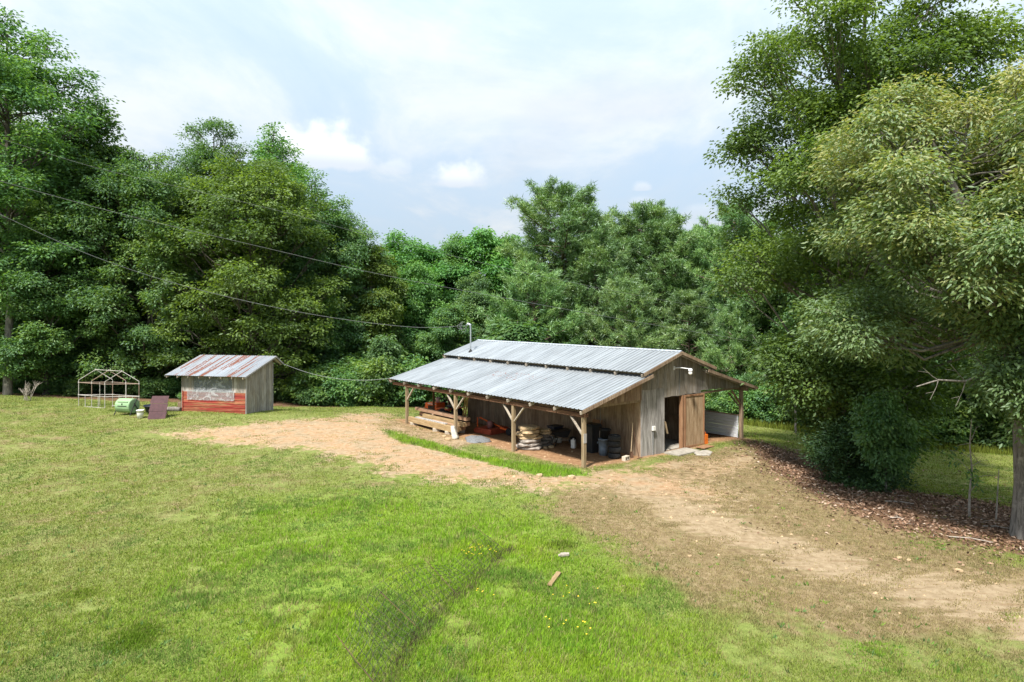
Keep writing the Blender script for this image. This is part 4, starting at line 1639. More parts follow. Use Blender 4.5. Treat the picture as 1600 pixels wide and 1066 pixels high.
    MB().box(-.88, 1.08, -.38, -.34, .78, .98).build('apron', M['trim_wood'], o)
    for (a, b) in ((-.2, -.34), (1.0, -.34), (-.8, .34), (1.0, .34)):
        MB().box(a - .06, a + .06, b - .05, b + .05, 0, .98).build('leg', M['post_wood'], o)
    # pads before the door
    p = BT(6.75, -.12)
    o = MB().box(-.85, .85, -.42, .45, -.2, .07).build('door_slab', M['concrete'], None, p, (0, 0, BA))
    tag(o, 'pale concrete slab on the ground right before the barn door', 'slab')
    p = BT(7.25, -.95)
    o = blob_slab(.55, .40, .09, 91).build('stone_slab', M['concrete'], None, p + Vector((0, 0, -.02)), (0, 0, BA))
    tag(o, 'smaller flat grey slab lying in front of the door slab', 'slab')
    p = BT(8.4, -.25)
    o = MB().box(-.55, .55, -.25, .25, 0, .04).build('loose_board', M['trim_wood'], None, p + Vector((0, 0, .03)), (0, R(3), BA + .15))
    tag(o, 'brown board lying on the ground under the open door', 'board')
    # orange can
    p = BT(9.10, .25)
    o = thing('fuel_can', 'bright orange can standing beside the open door', 'can', p, BA)
    MB().prism([(-.14, -.12, 0), (.14, -.12, 0), (-.14, .12, 0), (.14, .12, 0), (-.13, -.11, .48), (.13, -.11, .48), (-.13, .11, .48), (.13, .11, .48)]).build('can_body', M['orange_can'], o)
    MB().tube([(-.08, 0, .48), (-.08, 0, .58), (.06, 0, .58), (.06, 0, .48)], .025, 6).build('handle', M['orange_can'], o)
    MB().tube([(.09, 0, .48), (.13, 0, .62)], .03, 6).build('spout', M['black_plastic'], o)


storage()


# ------------------------------------------------------------------ things left of the shed
def pipe_frame():
    Y0 = 43.0
    p0 = PT(123, 634)
    hv = Vector((1.0, .10, 0)).normalized()
    lv = Vector((.97, -.24, 0)).normalized()
    t = thing('greenhouse_frame', 'bare white pipe frame of a small greenhouse at the wood edge', 'pipe frame', p0)
    W_, st = 2.12, 1.05
    hs, hp, hm = 1.58, 2.42, .76

    def P(i, u, z):
        return lv * (st * i) + hv * (W_ * u) + Vector((0, 0, z - .05 - .03 * i))
    r = .021

    def pipe(a, b, mat='pvc'):
        MB().tube([a, b], r, 6).build('pipe', M[mat], t)
    joints = MB()

    def joint(p):
        joints.lathe([(.035, -.05), (.042, -.03), (.042, .03), (.035, .05)], 8, 'z', p)
    for i in range(3):
        for u in (0, 1):
            pipe(P(i, u, 0), P(i, u, hm), 'pvc')
            pipe(P(i, u, hm), P(i, u, hs), 'pvc_rust' if (i + u) % 2 else 'pvc')
            pipe(P(i, u, hs), P(i, u, hs + .16), 'pvc')
            pipe(P(i, u, hs + .16), P(i, .5, hp), 'pvc' if i != 1 else 'pvc_rust')
            for z in (0, hm, hs):
                joint(P(i, u, z))
        joint(P(i, .5, hp))
        if i < 2:
            for u in (0, 1):
                for z in (.02, hm, hs):
                    pipe(P(i, u, z), P(i + 1, u, z), 'pvc_rust' if z > 1 else 'pvc')
                pipe(P(i + .5, u, 0), P(i + .5, u, hm), 'pvc')
            pipe(P(i, .5, hp), P(i + 1, .5, hp))
    for i in (0, 2):
        pipe(P(i, 0, hs), P(i, 1, hs), 'pvc_rust')
        pipe(P(i, .62, 0), P(i, .62, hs))
        pipe(P(i, 0, hm), P(i, 1, hm))
    o = joints.build('joint', M['pvc'], t)
    tag(o, kind='stuff')


pipe_frame()


def left_clutter():
    p = PT(199, 648)
    t = thing('compost_tumbler', 'green drum compost tumbler on a black stand', 'compost tumbler', p, R(-14))
    r = .44
    prof = [(r * .9, -.52), (r, -.50), (r, -.02), (r * 1.02, 0), (r, .02), (r, .50), (r * .9, .52)]
    d = MB().lathe(prof, 20, 'x', (0, 0, .56)).build('drum', M['green_plastic'], t, smooth=False)
    MB().box(-.30, .36, -.452, -.425, .56, .60).build('hatch_slot', M['black_plastic'], d)
    MB().box(-.34, .40, -.40, -.30, .80, .86).build('hatch', M['green_plastic'], d)
    MB().box(.0, .05, -.46, -.40, .66, .74).build('latch', M['black_plastic'], d)
    for s in (-1, 1):
        st = MB()
        st.beam((s * .58, -.42, 0), (s * .56, .20, 1.05), .035, .035)
        st.beam((s * .58, .42, 0), (s * .56, -.05, .72), .035, .035)
        st.build('stand_leg', M['black_metal'], t)
    MB().tube([(-.6, 0, .56), (.6, 0, .56)], .02, 6).build('axle', M['black_metal'], t)
    p = PT(219, 654)
    o = thing('white_bucket', 'white bucket standing in the grass before the green drum', 'bucket', p)
    MB().lathe([(.15, 0), (.18, .30), (.195, .44), (.21, .44), (.21, .50), (.19, .50), (.17, .46), (.14, .03)], 16).build('bucket_body', M['white_plastic'], o, smooth=True)
    MB().tube([(.20 * math.cos(a), .20 * math.sin(a) * .35 - .15, .42 - .12 * math.sin(a)) for a in [i * math.pi / 8 for i in range(9)]], .006, 4).build('handle', M['wire'], o)
    p = PT(230, 648)
    lathe_thing('dark_tub', 'wide black tub between the green drum and the maroon panel', 'tub', p + Vector((.1, .5, .1)), [(.40, 0), (.50, .36), (.55, .36), (.55, .42), (.48, .42), (.40, .05)], 'navy_plastic', 20)
    p = PT(244, 655)
    o = thing('maroon_panel', 'maroon sheet panel propped upright in the grass', 'panel', p, R(4))
    for k in range(3):
        MB().prism([(-.50, .0 + k * .15, k * .44 + .004), (.50, k * .15, k * .44 + .004), (-.50, .03 + k * .15, k * .44 + .004), (.50, .03 + k * .15, k * .44 + .004),
                    (-.46 + .02 * k, .15 + k * .15, (k + 1) * .44 - .008), (.54, .15 + k * .15, (k + 1) * .44 - .008), (-.46 + .02 * k, .18 + k * .15, (k + 1) * .44 - .008), (.54, .18 + k * .15, (k + 1) * .44 - .008)]).build('segment', M['maroon_panel'], o)
    for s in (-.4, .4):
        MB().beam((s, .22, .5), (s, .75, 0), .04, .03).build('prop', M['rust_iron'], o)
    p = PT(264, 645)
    o = MB().tube([(-.45, 0, .13), (0, .02, .14), (.45, 0, .13)], [.13, .15, .13], 9).build('log', M['bark_grey'], None, p + Vector((0, .6, 0)), (0, 0, R(-8)))
    tag(o, 'short grey log lying left of the shed', 'log')
    p = PT(275, 642)
    o = MB().box(-.12, .12, -.1, .1, 0, .45).build('wood_block', M['brown_wood'], None, p + Vector((0, .5, 0)), (0, 0, .3))
    tag(o, 'dark wooden block standing against the shed corner', 'block')
    # dead bush on the crest
    p = PT(42, 626)
    rng = random.Random(5)
    m = MB()

    def twig(a, d, ln, r, lev):
        b = a + d * ln
        mid = (a + b) / 2 + Vector((rng.uniform(-.06, .06), rng.uniform(-.06, .06), 0))
        m.tube([a, mid, b], [r, r * .8, r * .55], 4)
        if lev:
            for _ in range(3):
                nd = (d + Vector((rng.uniform(-.8, .8), rng.uniform(-.8, .8), rng.uniform(-.2, .6)))).normalized()
                twig(a + d * ln * rng.uniform(.4, 1), nd, ln * .62, r * .6, lev - 1)
    for k in range(7):
        twig(Vector((rng.uniform(-.35, .35), rng.uniform(-.2, .2), -.05)), Vector((rng.uniform(-.5, .5), rng.uniform(-.3, .3), 1)).normalized(), rng.uniform(.6, .9), .022, 2)
    o = m.build('dead_bush', M['dead_wood'], None, p)
    tag(o, 'leafless grey dead bush on the grassy rise', 'bush')


left_clutter()


# ------------------------------------------------------------------ overhead cables
def cable(label, pts, r, ends=()):
    P = [AT(*p) if len(p) == 3 and not isinstance(p, Vector) else p for p in pts]
    path = []
    n = len(P)
    for i in range(n - 1):
        p0, p1, p2, p3 = P[max(i - 1, 0)], P[i], P[i + 1], P[min(i + 2, n - 1)]
        for k in range(8):
            t = k / 8
            path.append(.5 * ((2 * p1) + (-p0 + p2) * t + (2 * p0 - 5 * p1 + 4 * p2 - p3) * t * t + (-p0 + 3 * p1 - 3 * p2 + p3) * t ** 3))
    path.append(P[-1])
    o = MB().tube(path, r, 5).build('overhead_cable', M['wire'], None)
    tag(o, label, 'cable', 'overhead cables')


def mast_top():
    x, y = BW(4.6, 15.0)
    return Vector((x, y, 5.74))


cable('lowest overhead cable running from the upper left to the barn roof mast', [(-250, 213, 26), (0, 335, 31), (150, 402, 33.5), (300, 450, 36), (480, 490, 38.5), (640, 511, 40.6), mast_top()], .011)
cable('middle overhead cable passing above the barn ridge to the right trees', [(-250, 214, 27), (0, 283, 31), (200, 337, 34), (400, 384, 37.5), (600, 430, 41), (800, 468, 44.5), (1000, 504, 48), (1190, 536, 51.5)], .011)
cable('faint topmost overhead cable crossing the tall left trees', [(-250, 145, 28), (0, 217, 32), (150, 262, 34.5), (300, 297, 37), (450, 333, 39.5), (570, 366, 42), (720, 403, 45), (872, 437, 48), (1030, 468, 51), (1182, 494, 54)], .009)


def shed_cable():
    a = shed.matrix_basis @ Vector((4.86, 3.50, 2.86))
    x, y = BW(.6, LEN - .1)
    b = Vector((x, y, roof_low(.6) - .12))
    m1 = a.lerp(b, .25) - Vector((0, 0, .42))
    m2 = a.lerp(b, .5) - Vector((0, 0, .55))
    m3 = a.lerp(b, .75) - Vector((0, 0, .40))
    cable('pale cable sagging between the shed roof and the barn', [a, m1, m2, m3, b], .016)


shed_cable()


# ------------------------------------------------------------------ foreground bits: wire fence, plank, sticks
def wire_fence():
    base = [G(588, 1075), G(640, 1010), G(690, 955), G(740, 910), G(792, 862)]
    base = [Vector((x, y, gz(x, y))) for x, y in base]
    t = thing('wire_fence', 'sagging rusty wire mesh fence leaning over in the foreground grass', 'wire fence', base[2])
    rng = random.Random(3)
    o0 = base[2]
    # leaning direction: to the left, away
    lean = Vector((-.80, .38, .62))
    path = []
    for i in range(len(base) - 1):
        for k in range(8):
            path.append(base[i].lerp(base[i + 1], k / 8))
    path.append(base[-1])
    L = len(path)
    nh = 9
    H = 1.35
    rows = []
    for i, p in enumerate(path):
        q = i / (L - 1)
        hh = H * (.55 + .45 * math.sin(math.pi * min(1, q * 1.2 + .1)))
        ln = (lean + Vector((.12 * math.sin(i * .7), .1 * math.sin(i * .9 + 1), .22 * math.sin(i * .5)))).normalized()
        rows.append([p - o0 + ln * (hh * j / (nh - 1)) + Vector((rng.gauss(0, .012), rng.gauss(0, .012), .02 + rng.gauss(0, .012))) for j in range(nh)])
    m = MB()
    for i in range(L):
        m.tube(rows[i], .0045, 3, False)
    for j in range(nh):
        m.tube([rows[i][j] for i in range(L)], .0045, 3, False)
    o = m.build('wire_mesh', M['fence_wire'], t)
    for i in (0, 11, 20, L - 1):
        a = rows[i][0]
        d = (rows[i][-1] - rows[i][0]).normalized()
        MB().tube([a - d * .1, a + d * 1.2], .006, 5).build('fence_stake', M['rust_iron'], t)


wire_fence()


def foreground():
    p = PT(866, 908)
    o = MB().prism([(-.055, -.42, 0), (.055, -.40, .005), (-.06, .42, .01), (.065, .40, .0), (-.05, -.42, .03), (.05, -.38, .035), (-.055, .40, .035), (.06, .42, .03)]).build('weathered_plank', M['timber'], None, p + Vector((0, 0, .05)), (0, R(6), R(-20)))
    tag(o, 'short weathered tan plank lying in the foreground grass', 'plank')
    p = PT(881, 871)
    o = blob_slab(.17, .07, .07, 5).build('wood_chunk', M['dead_wood'], None, p + Vector((0, 0, .04)), (0, 0, .5))
    tag(o, 'pale chunk of wood lying beyond the weathered plank', 'wood')
    for (px, py, ln, a, l) in ((1405, 787, .9, .55, 'straight pale stick lying on the brown leaf litter'), (1392, 772, .5, 1.2, 'short brown stick poking out of the leaf litter'),
                               (1516, 845, 1.1, .65, 'long pale stick lying at the lower edge of the litter'), (1556, 826, .7, .5, 'stick lying left of the big grey trunk'),
                               (1402, 812, .4, .5, 'short whitish stick at the grass edge below the litter')):
        p = PT(px, py, .04)
        d = Vector((math.cos(-a), math.sin(-a), .05))
        o = MB().tube([-d * ln / 2, Vector((.02, .03, .03)), d * ln / 2], [.022, .02, .012], 5).build('stick', M['dead_wood'], None, p)
        tag(o, l, 'stick')
    for (px, py, r, l) in ((1078, 870, .07, 'small pale stone on the sandy track bend'), (1405, 873, .09, 'whitish stone on the sandy track, left of two'), (1420, 876, .07, 'whitish stone on the sandy track, right of two'),
                           (1498, 893, .10, 'pale stone at the right end of the sandy track'), (735, 853, .06, 'small grey stone in the green grass left of the flowers'), (597, 741, .10, 'small stone at the edge of the orange dirt')):
        p = PT(px, py, -.01)
        o = blob_slab(r, r * .7, r * .7, int(px)).build('stone', M['stone_tan'], None, p, (0, 0, px))
        tag(o, l, 'stone')


foreground()
# ------------------------------------------------------------------ trees
def norm(a):
    return a / np.maximum(np.linalg.norm(a, axis=-1, keepdims=True), 1e-9)


def leaf_mesh(name, P, D, N, L, W, tint, mat, fold=.22):
    """two-triangle folded leaves"""
    D = norm(D)
    S = norm(np.cross(D, N))
    U = norm(np.cross(S, D))
    L = L[:, None]
    W = W[:, None]
    mid = P + D * L * .45
    a = P
    b = mid + S * W * .5 + U * W * fold
    c = P + D * L - U * L * .08
    d = mid - S * W * .5 + U * W * fold
    n = len(P)
    V = np.stack([a, b, c, d], 1).reshape(-1, 3)
    i = np.arange(n)[:, None] * 4
    T = np.concatenate([i + np.array([[0, 1, 2]]), i + np.array([[0, 2, 3]])], 1).reshape(-1, 3)
    return new_mesh(name, V, T, mat, {'tint': np.repeat(tint, 4)})


def foliage(rng, lobes, lr, total, L, W, per=28, flat=.62, droop=.35, spread=.30, up=.75, shell=.45, upbias=.2, vflat=.5):
    """leaf clusters spread through the outer part of each lobe; returns arrays and the cluster centres"""
    w = lr ** 2
    ncl = np.maximum(2, (total / per * w / w.sum())).astype(int)
    idx = np.repeat(np.arange(len(lobes)), ncl)
    n = len(idx)
    d = rng.normal(size=(n, 3))
    d = norm(d)
    d[:, 2] = d[:, 2] * .85 + upbias
    d = norm(d)
    fr = (shell + (1 - shell) * rng.random(n) ** .6) * np.clip(1 + rng.normal(size=n) * .20, .4, 1.6)
    ax = np.stack([rng.uniform(.7, 1.35, len(lobes)), rng.uniform(.7, 1.35, len(lobes)), flat * rng.uniform(.7, 1.3, len(lobes))], -1)
    cc = lobes[idx] + d * (lr[idx] * fr)[:, None] * ax[idx]
    ct = rng.random(len(lobes))[idx] * .30 + rng.random(n) * .30
    k = np.repeat(np.arange(n), per)
    m = len(k)
    off = rng.normal(size=(m, 3)) * spread * np.array([1, 1, vflat])
    P = cc[k] + off
    hd = norm(off * np.array([1, 1, .3]) + d[k] * .35 * spread + rng.normal(size=(m, 3)) * .25 * spread)
    D = hd + np.array([0, 0, -droop])
    D[:, 2] += rng.normal(size=m) * .25
    N = rng.normal(size=(m, 3)) * .55 + d[k] * .35 + np.array([0, 0, up])
    t = ct[k] + rng.random(m) * .40
    ln = L * rng.uniform(.5, 1.4, m)
    wd = W * rng.uniform(.7, 1.2, m)
    return P, D, N, ln, wd, t, cc, idx


class Tubes:
    def __init__(s):
        s.m = MB()

    def limb(s, pts, r0, r1, n=5):
        m = len(pts)
        s.m.tube(pts, [r0 + (r1 - r0) * (i / (m - 1)) ** .8 for i in range(m)], n, False)


def trunk_path(rng, H, lean=(0, 0), wob=.25, n=9):
    pts = []
    ph = rng.random(2) * 6
    for i in range(n):
        q = i / (n - 1)
        pts.append(Vector((lean[0] * q * q + wob * math.sin(q * 4 + ph[0]) * q, lean[1] * q * q + wob * math.sin(q * 3.4 + ph[1]) * q, H * q)))
    return pts


def path_at(pts, z):
    for a, b in zip(pts, pts[1:]):
        if b.z >= z:
            return a.lerp(b, max(0, (z - a.z) / max(b.z - a.z, 1e-6)))
    return pts[-1]


def skeleton(rng, tp, r0, lobes, cc, idx, H, base, twigs=4, rl=1.0, flare=1.45, bare_low=0):
    T = Tubes()
    n = len(tp)
    rad = [r0 * (1 - .86 * (i / (n - 1)) ** .9) for i in range(n)]
    pts = [tp[0] + Vector((0, 0, -.5)), tp[0].lerp(tp[1], .12), tp[0].lerp(tp[1], .45)] + tp[1:]
    rr = [r0 * flare, r0 * 1.12, r0 * 1.0] + rad[1:]
    T.m.tube(pts, rr, 9, False)
    for j in range(len(lobes)):
        c = Vector(lobes[j])
        hd = math.hypot(c.x, c.y)
        za = min(max(base * .8, c.z - hd * rng.uniform(.45, .95)), H * .93)
        a = path_at(tp, za)
        q = za / H
        ra = r0 * max(.10, (1 - .86 * q)) * rng.uniform(.35, .55) * rl
        mid = a.lerp(c, .5) + Vector((rng.normal() * .25, rng.normal() * .25, -.10 * hd + rng.normal() * .2))
        m2 = a.lerp(c, .8) + Vector((rng.normal() * .2, rng.normal() * .2, rng.normal() * .2))
        T.limb([a, a.lerp(mid, .5) + Vector((0, 0, .05 * hd)), mid, m2, c], ra, .028)
        ids = np.nonzero(idx == j)[0]
        if len(ids):
            for k in rng.choice(ids, min(twigs, len(ids)), replace=False):
                e = Vector(cc[k])
                s_ = mid.lerp(c, rng.uniform(.2, 1))
                T.limb([s_, s_.lerp(e, .5) + Vector((rng.normal() * .12, rng.normal() * .12, .08)), e], .030, .010, 4)
    return T.m


def crown_lobes(rng, H, Rr, base, n, lobe, prof='dome', inner=.35, squash=1.0, top=.32, lowtaper=.75):
    """lobe centres filling the envelope of a crown from height base to H"""
    C, Rd = [], []
    ga = 2.39996
    for i in range(n):
        q = (i + .5) / n
        q = min(1, max(0, q + rng.normal() * .03))
        if prof == 'dome':
            e = math.sqrt(max(0, 1 - (max(0, q - .30) / .72) ** 2)) * (.80 + .2 * min(1, q / .3))
        elif prof == 'egg':
            e = (math.sin(math.pi * min(1, (q * .90 + .10)) ** .85)) ** .75
        elif prof == 'column':
            e = (min(1, (1 - q) / top)) ** .6 * (lowtaper + (1 - lowtaper) * min(1, q / .26))
        else:
            e = 1 - q * .8
        a = i * ga + rng.normal() * .4
        rf = 1 - rng.random() ** 1.6 * (1 - inner)
        rl = lobe * rng.uniform(.6, 1.3) * (1 - .35 * max(0, (q - .7) / .3))
        rad = max(0, Rr * e * rf - rl * .55)
        if q > .82:
            rad = max(rad, Rr * rng.uniform(.05, .42 if top > .2 else .72))
        C.append((rad * math.cos(a), rad * math.sin(a) * squash, base + (H - base) * q - rl * .5 * (q > .8) - (rad * .35 + rng.random() * .6) * (q > .82)))
        Rd.append(rl)
    return np.array(C), np.array(Rd)


class Kind:
    """trunk and crown meshes of one kind of tree"""
    def __init__(s, trunk, crown, H):
        s.trunk, s.crown, s.H = trunk, crown, H


def broadleaf(seed, H, Rr, base, nl, lobe, total, L, W, mat, bk, prof='dome', r0=.30, lean=(0, 0), droop=.35, spread=.30, twigs=4, inner=.35, flat=.78, lobes=None, upbias=.2, wob=.25, per=40, up=.75, ztint=None, vflat=.55, top=.32, lowtaper=.75, shell=.45, rl=1.0):
    rng = np.random.default_rng(seed)
    tp = trunk_path(rng, H * .93, lean, wob)
    if lobes is None:
        C, Rd = crown_lobes(rng, H, Rr, base, nl, lobe, prof, inner, 1.0, top, lowtaper)
        for i in range(len(C)):
            o = path_at(tp, C[i][2])
            C[i][0] += o.x
            C[i][1] += o.y
    else:
        C, Rd = lobes(rng)
    P, D, N, ln, wd, t, cc, idx = foliage(rng, C, Rd, total, L, W, per, flat, droop, spread, up, shell, upbias=upbias, vflat=vflat)
    if ztint:      # the flowering tassels sit on the upper, outer sprays
        t = t * .75 + ztint[2] * np.clip((P[:, 2] - ztint[0]) / (ztint[1] - ztint[0]), 0, 1) * rng.uniform(.5, 1.1, len(t))
    crown = leaf_mesh('crown', P, D, N, ln, wd, t, M[mat])
    sk = skeleton(rng, tp, r0, C, cc, idx, H * .93, base, twigs, rl)
    return Kind(sk.mesh('trunk', M[bk], True), crown, H)


def pine(seed, H, Rr, base, nb, mat='needle', bk='bark_pine', r0=.22, flatten=False):
    rng = np.random.default_rng(seed)
    tp = trunk_path(rng, H * .97, (rng.normal() * .5, rng.normal() * .5), .2)
    T = Tubes()
    n = len(tp)
    T.m.tube([tp[0] + Vector((0, 0, -.5))] + tp, [r0 * 1.3] + [r0 * (1 - .88 * (i / (n - 1))) for i in range(n)], 8, False)
    tufts, tdir, ttint = [], [], []
    for i in range(nb):
        q = (i + .5) / nb
        z = base + (H * .96 - base) * q
        e = (1 - q ** 2.4) ** .6 * (.70 + .30 * min(1, q / .3)) if not flatten else (1 - .55 * q) * (1 - q ** 5)
        ln = Rr * e * rng.uniform(.55, 1.15) + .5
        a = i * 2.39996 + rng.normal() * .5
        o = path_at(tp, z)
        rise = rng.uniform(-.05, .35) + .5 * q
        pts = []
        for k in range(5):
            f = k / 4
            pts.append(o + Vector((math.cos(a) * ln * f, math.sin(a) * ln * f, ln * (rise * f - .22 * f * (1 - f) + .12 * f * f))) + Vector(rng.normal(size=3) * .08 * f * ln * .4))
        T.limb(pts, .03 + .018 * ln, .014, 5)
        nt = int(4 + ln * 6.5)
        bt = rng.random() * .35
        for k in range(nt):
            f = .34 + .66 * (k + rng.random()) / nt
            j = min(3, int(f * 4))
            p = pts[j].lerp(pts[j + 1], f * 4 - j)
            sd = Vector((-math.sin(a), math.cos(a), 0)) * rng.normal() * (.55 * (1.15 - f) * ln * .55 + .15)
            tip = p + sd + Vector((math.cos(a) * .2, math.sin(a) * .2, abs(rng.normal()) * .22 + .08))
            if k % 2 == 0:
                T.limb([p, tip], .014, .007, 3)
            tufts.append(tip)
            tdir.append(Vector((math.cos(a) * .5, math.sin(a) * .5, .55)) + sd * .5)
            ttint.append(bt + rng.random() * .3)
    for _ in range(int(H * 1.4)):
        p = tp[-1] + Vector((rng.normal() * .35, rng.normal() * .35, rng.normal() * .5))
        tufts.append(p)
        tdir.append(Vector((rng.normal() * .4, rng.normal() * .4, 1)))
        ttint.append(.2 + rng.random() * .3)
    tu = np.array([tuple(v) for v in tufts])
    td = norm(np.array([tuple(v) for v in tdir]))
    tt = np.array(ttint)
    per = 32
    k = np.repeat(np.arange(len(tu)), per)
    m = len(k)
    D = norm(td[k] * .55 + rng.normal(size=(m, 3)) * .55)
    P = tu[k] + rng.normal(size=(m, 3)) * .13 - td[k] * rng.random(m)[:, None] * .28
    L = rng.uniform(.26, .46, m)
    S = norm(np.cross(D, rng.normal(size=(m, 3))))
    V = np.stack([P + S * .030, P - S * .030, P + D * L[:, None] + S * .008], 1).reshape(-1, 3)
    Fc = np.arange(m * 3).reshape(-1, 3)
    me = new_mesh('crown', V, Fc, M[mat], {'tint': np.repeat(tt[k] + rng.random(m) * .4, 3)})
    return Kind(T.m.mesh('trunk', M[bk], True), me, H)


KD = {}
KD['oak_dome'] = broadleaf(1, 20, 7.4, 2.2, 110, 1.6, 90000, .24, .14, 'leaf_oak', 'bark_dark', 'dome', .34, droop=.3, shell=.6, upbias=.4)
KD['oak_tall'] = broadleaf(2, 27, 6.2, 3.0, 112, 1.45, 86000, .24, .14, 'leaf_deep', 'bark_dark', 'column', .40, shell=.55, upbias=.35)
KD['forest_a'] = broadleaf(3, 20, 5.2, 2.2, 84, 1.3, 72000, .24, .14, 'leaf_deep', 'bark_dark', 'egg', .26)
KD['forest_b'] = broadleaf(4, 20, 5.6, 4.5, 76, 1.45, 66000, .24, .15, 'leaf_oak', 'bark_pale', 'dome', .25)
KD['maple'] = broadleaf(5, 15, 4.0, 1.2, 76, 1.1, 60000, .25, .16, 'leaf_maple', 'bark_grey', 'egg', .20, droop=.45)
KD['maple_b'] = broadleaf(6, 15, 3.3, 1.0, 66, .95, 50000, .25, .16, 'leaf_maple', 'bark_grey', 'column', .18, droop=.45)
KD['sapling'] = broadleaf(7, 6, 2.0, .3, 34, .75, 15000, .26, .15, 'leaf_bright', 'bark_grey', 'cone', .07, droop=.5, spread=.24)
KD['shrub'] = broadleaf(8, 3.2, 1.9, .2, 22, .75, 9000, .22, .13, 'leaf_deep', 'bark_dark', 'dome', .05, spread=.22)
KD['shrub_b'] = broadleaf(9, 3.4, 1.7, .2, 20, .7, 8000, .22, .13, 'leaf_oak', 'bark_dark', 'egg', .05, spread=.22)
KD['pine'] = pine(10, 18, 4.6, 3.5, 74)
KD['pine_b'] = pine(11, 17, 4.0, 3.0, 66)
KD['pine_low'] = pine(12, 12, 5.2, 1.2, 62, flatten=True)


def plant(kind, loc, H, wide=1.0, rot=0.0, label='', cat='tree', name='tree', group=None, mat=None):
    k = KD[kind]
    s = H / k.H
    x, y, z = loc
    t = thing(name, label, cat, (x, y, z - .05), rot, group)
    sc = (s * wide, s * wide, s)
    tr = link('trunk', k.trunk, t)
    tr.scale = sc
    cr = link('crown', k.crown, t)
    cr.scale = sc
    if mat:
        cr.material_slots[0].link = 'OBJECT'
        cr.material_slots[0].material = M[mat]
    return t


def tree_px(kind, px, Y, ptop, wide=1.0, rot=0.0, **kw):
    """stand a tree on the ground at distance Y in the direction of photo column px, crown top at photo row ptop"""
    x = (px - 800) / F * Y
    z = gz(x, Y)
    H = CAM_Z - (ptop - HOR) / F * Y - z
    return plant(kind, (x, Y, z), H, wide, rot, **kw)


def deep_zone(px):
    if px < 560:
        return dict(label='tree deep in the wood behind the left oaks and the shed', group='trees in the depth of the left wood')
    if px < 860:
        return dict(label='tree deep in the wood behind the fresh green maples', group='trees in the depth behind the maples')
    if px < 1180:
        return dict(label='tree deep in the wood behind the pines over the barn roof', group='trees in the depth behind the pines')
    return dict(label='tree deep in the wood behind the tall right oak and the field strip', group='trees in the depth of the right wood')


def shrub_zone(x, y, off):
    px = 800 + x / y * F
    if off > 5:
        return dict(label='dark shrub in the shade behind the first trunks of the wood', group='shrubs in the shade of the wood')
    if px < 262:
        return dict(label='leafy shrub at the wood edge behind the pipe frame and green drum', group='shrubs behind the pipe frame')
    if px < 460:
        return dict(label='leafy shrub at the wood edge behind the small shed', group='shrubs behind the shed')
    if px < 1190:
        return dict(label='leafy shrub at the wood edge behind the barn', group='shrubs behind the barn')
    return dict(label='leafy shrub along the far field strip under the right trees', group='shrubs along the field strip')


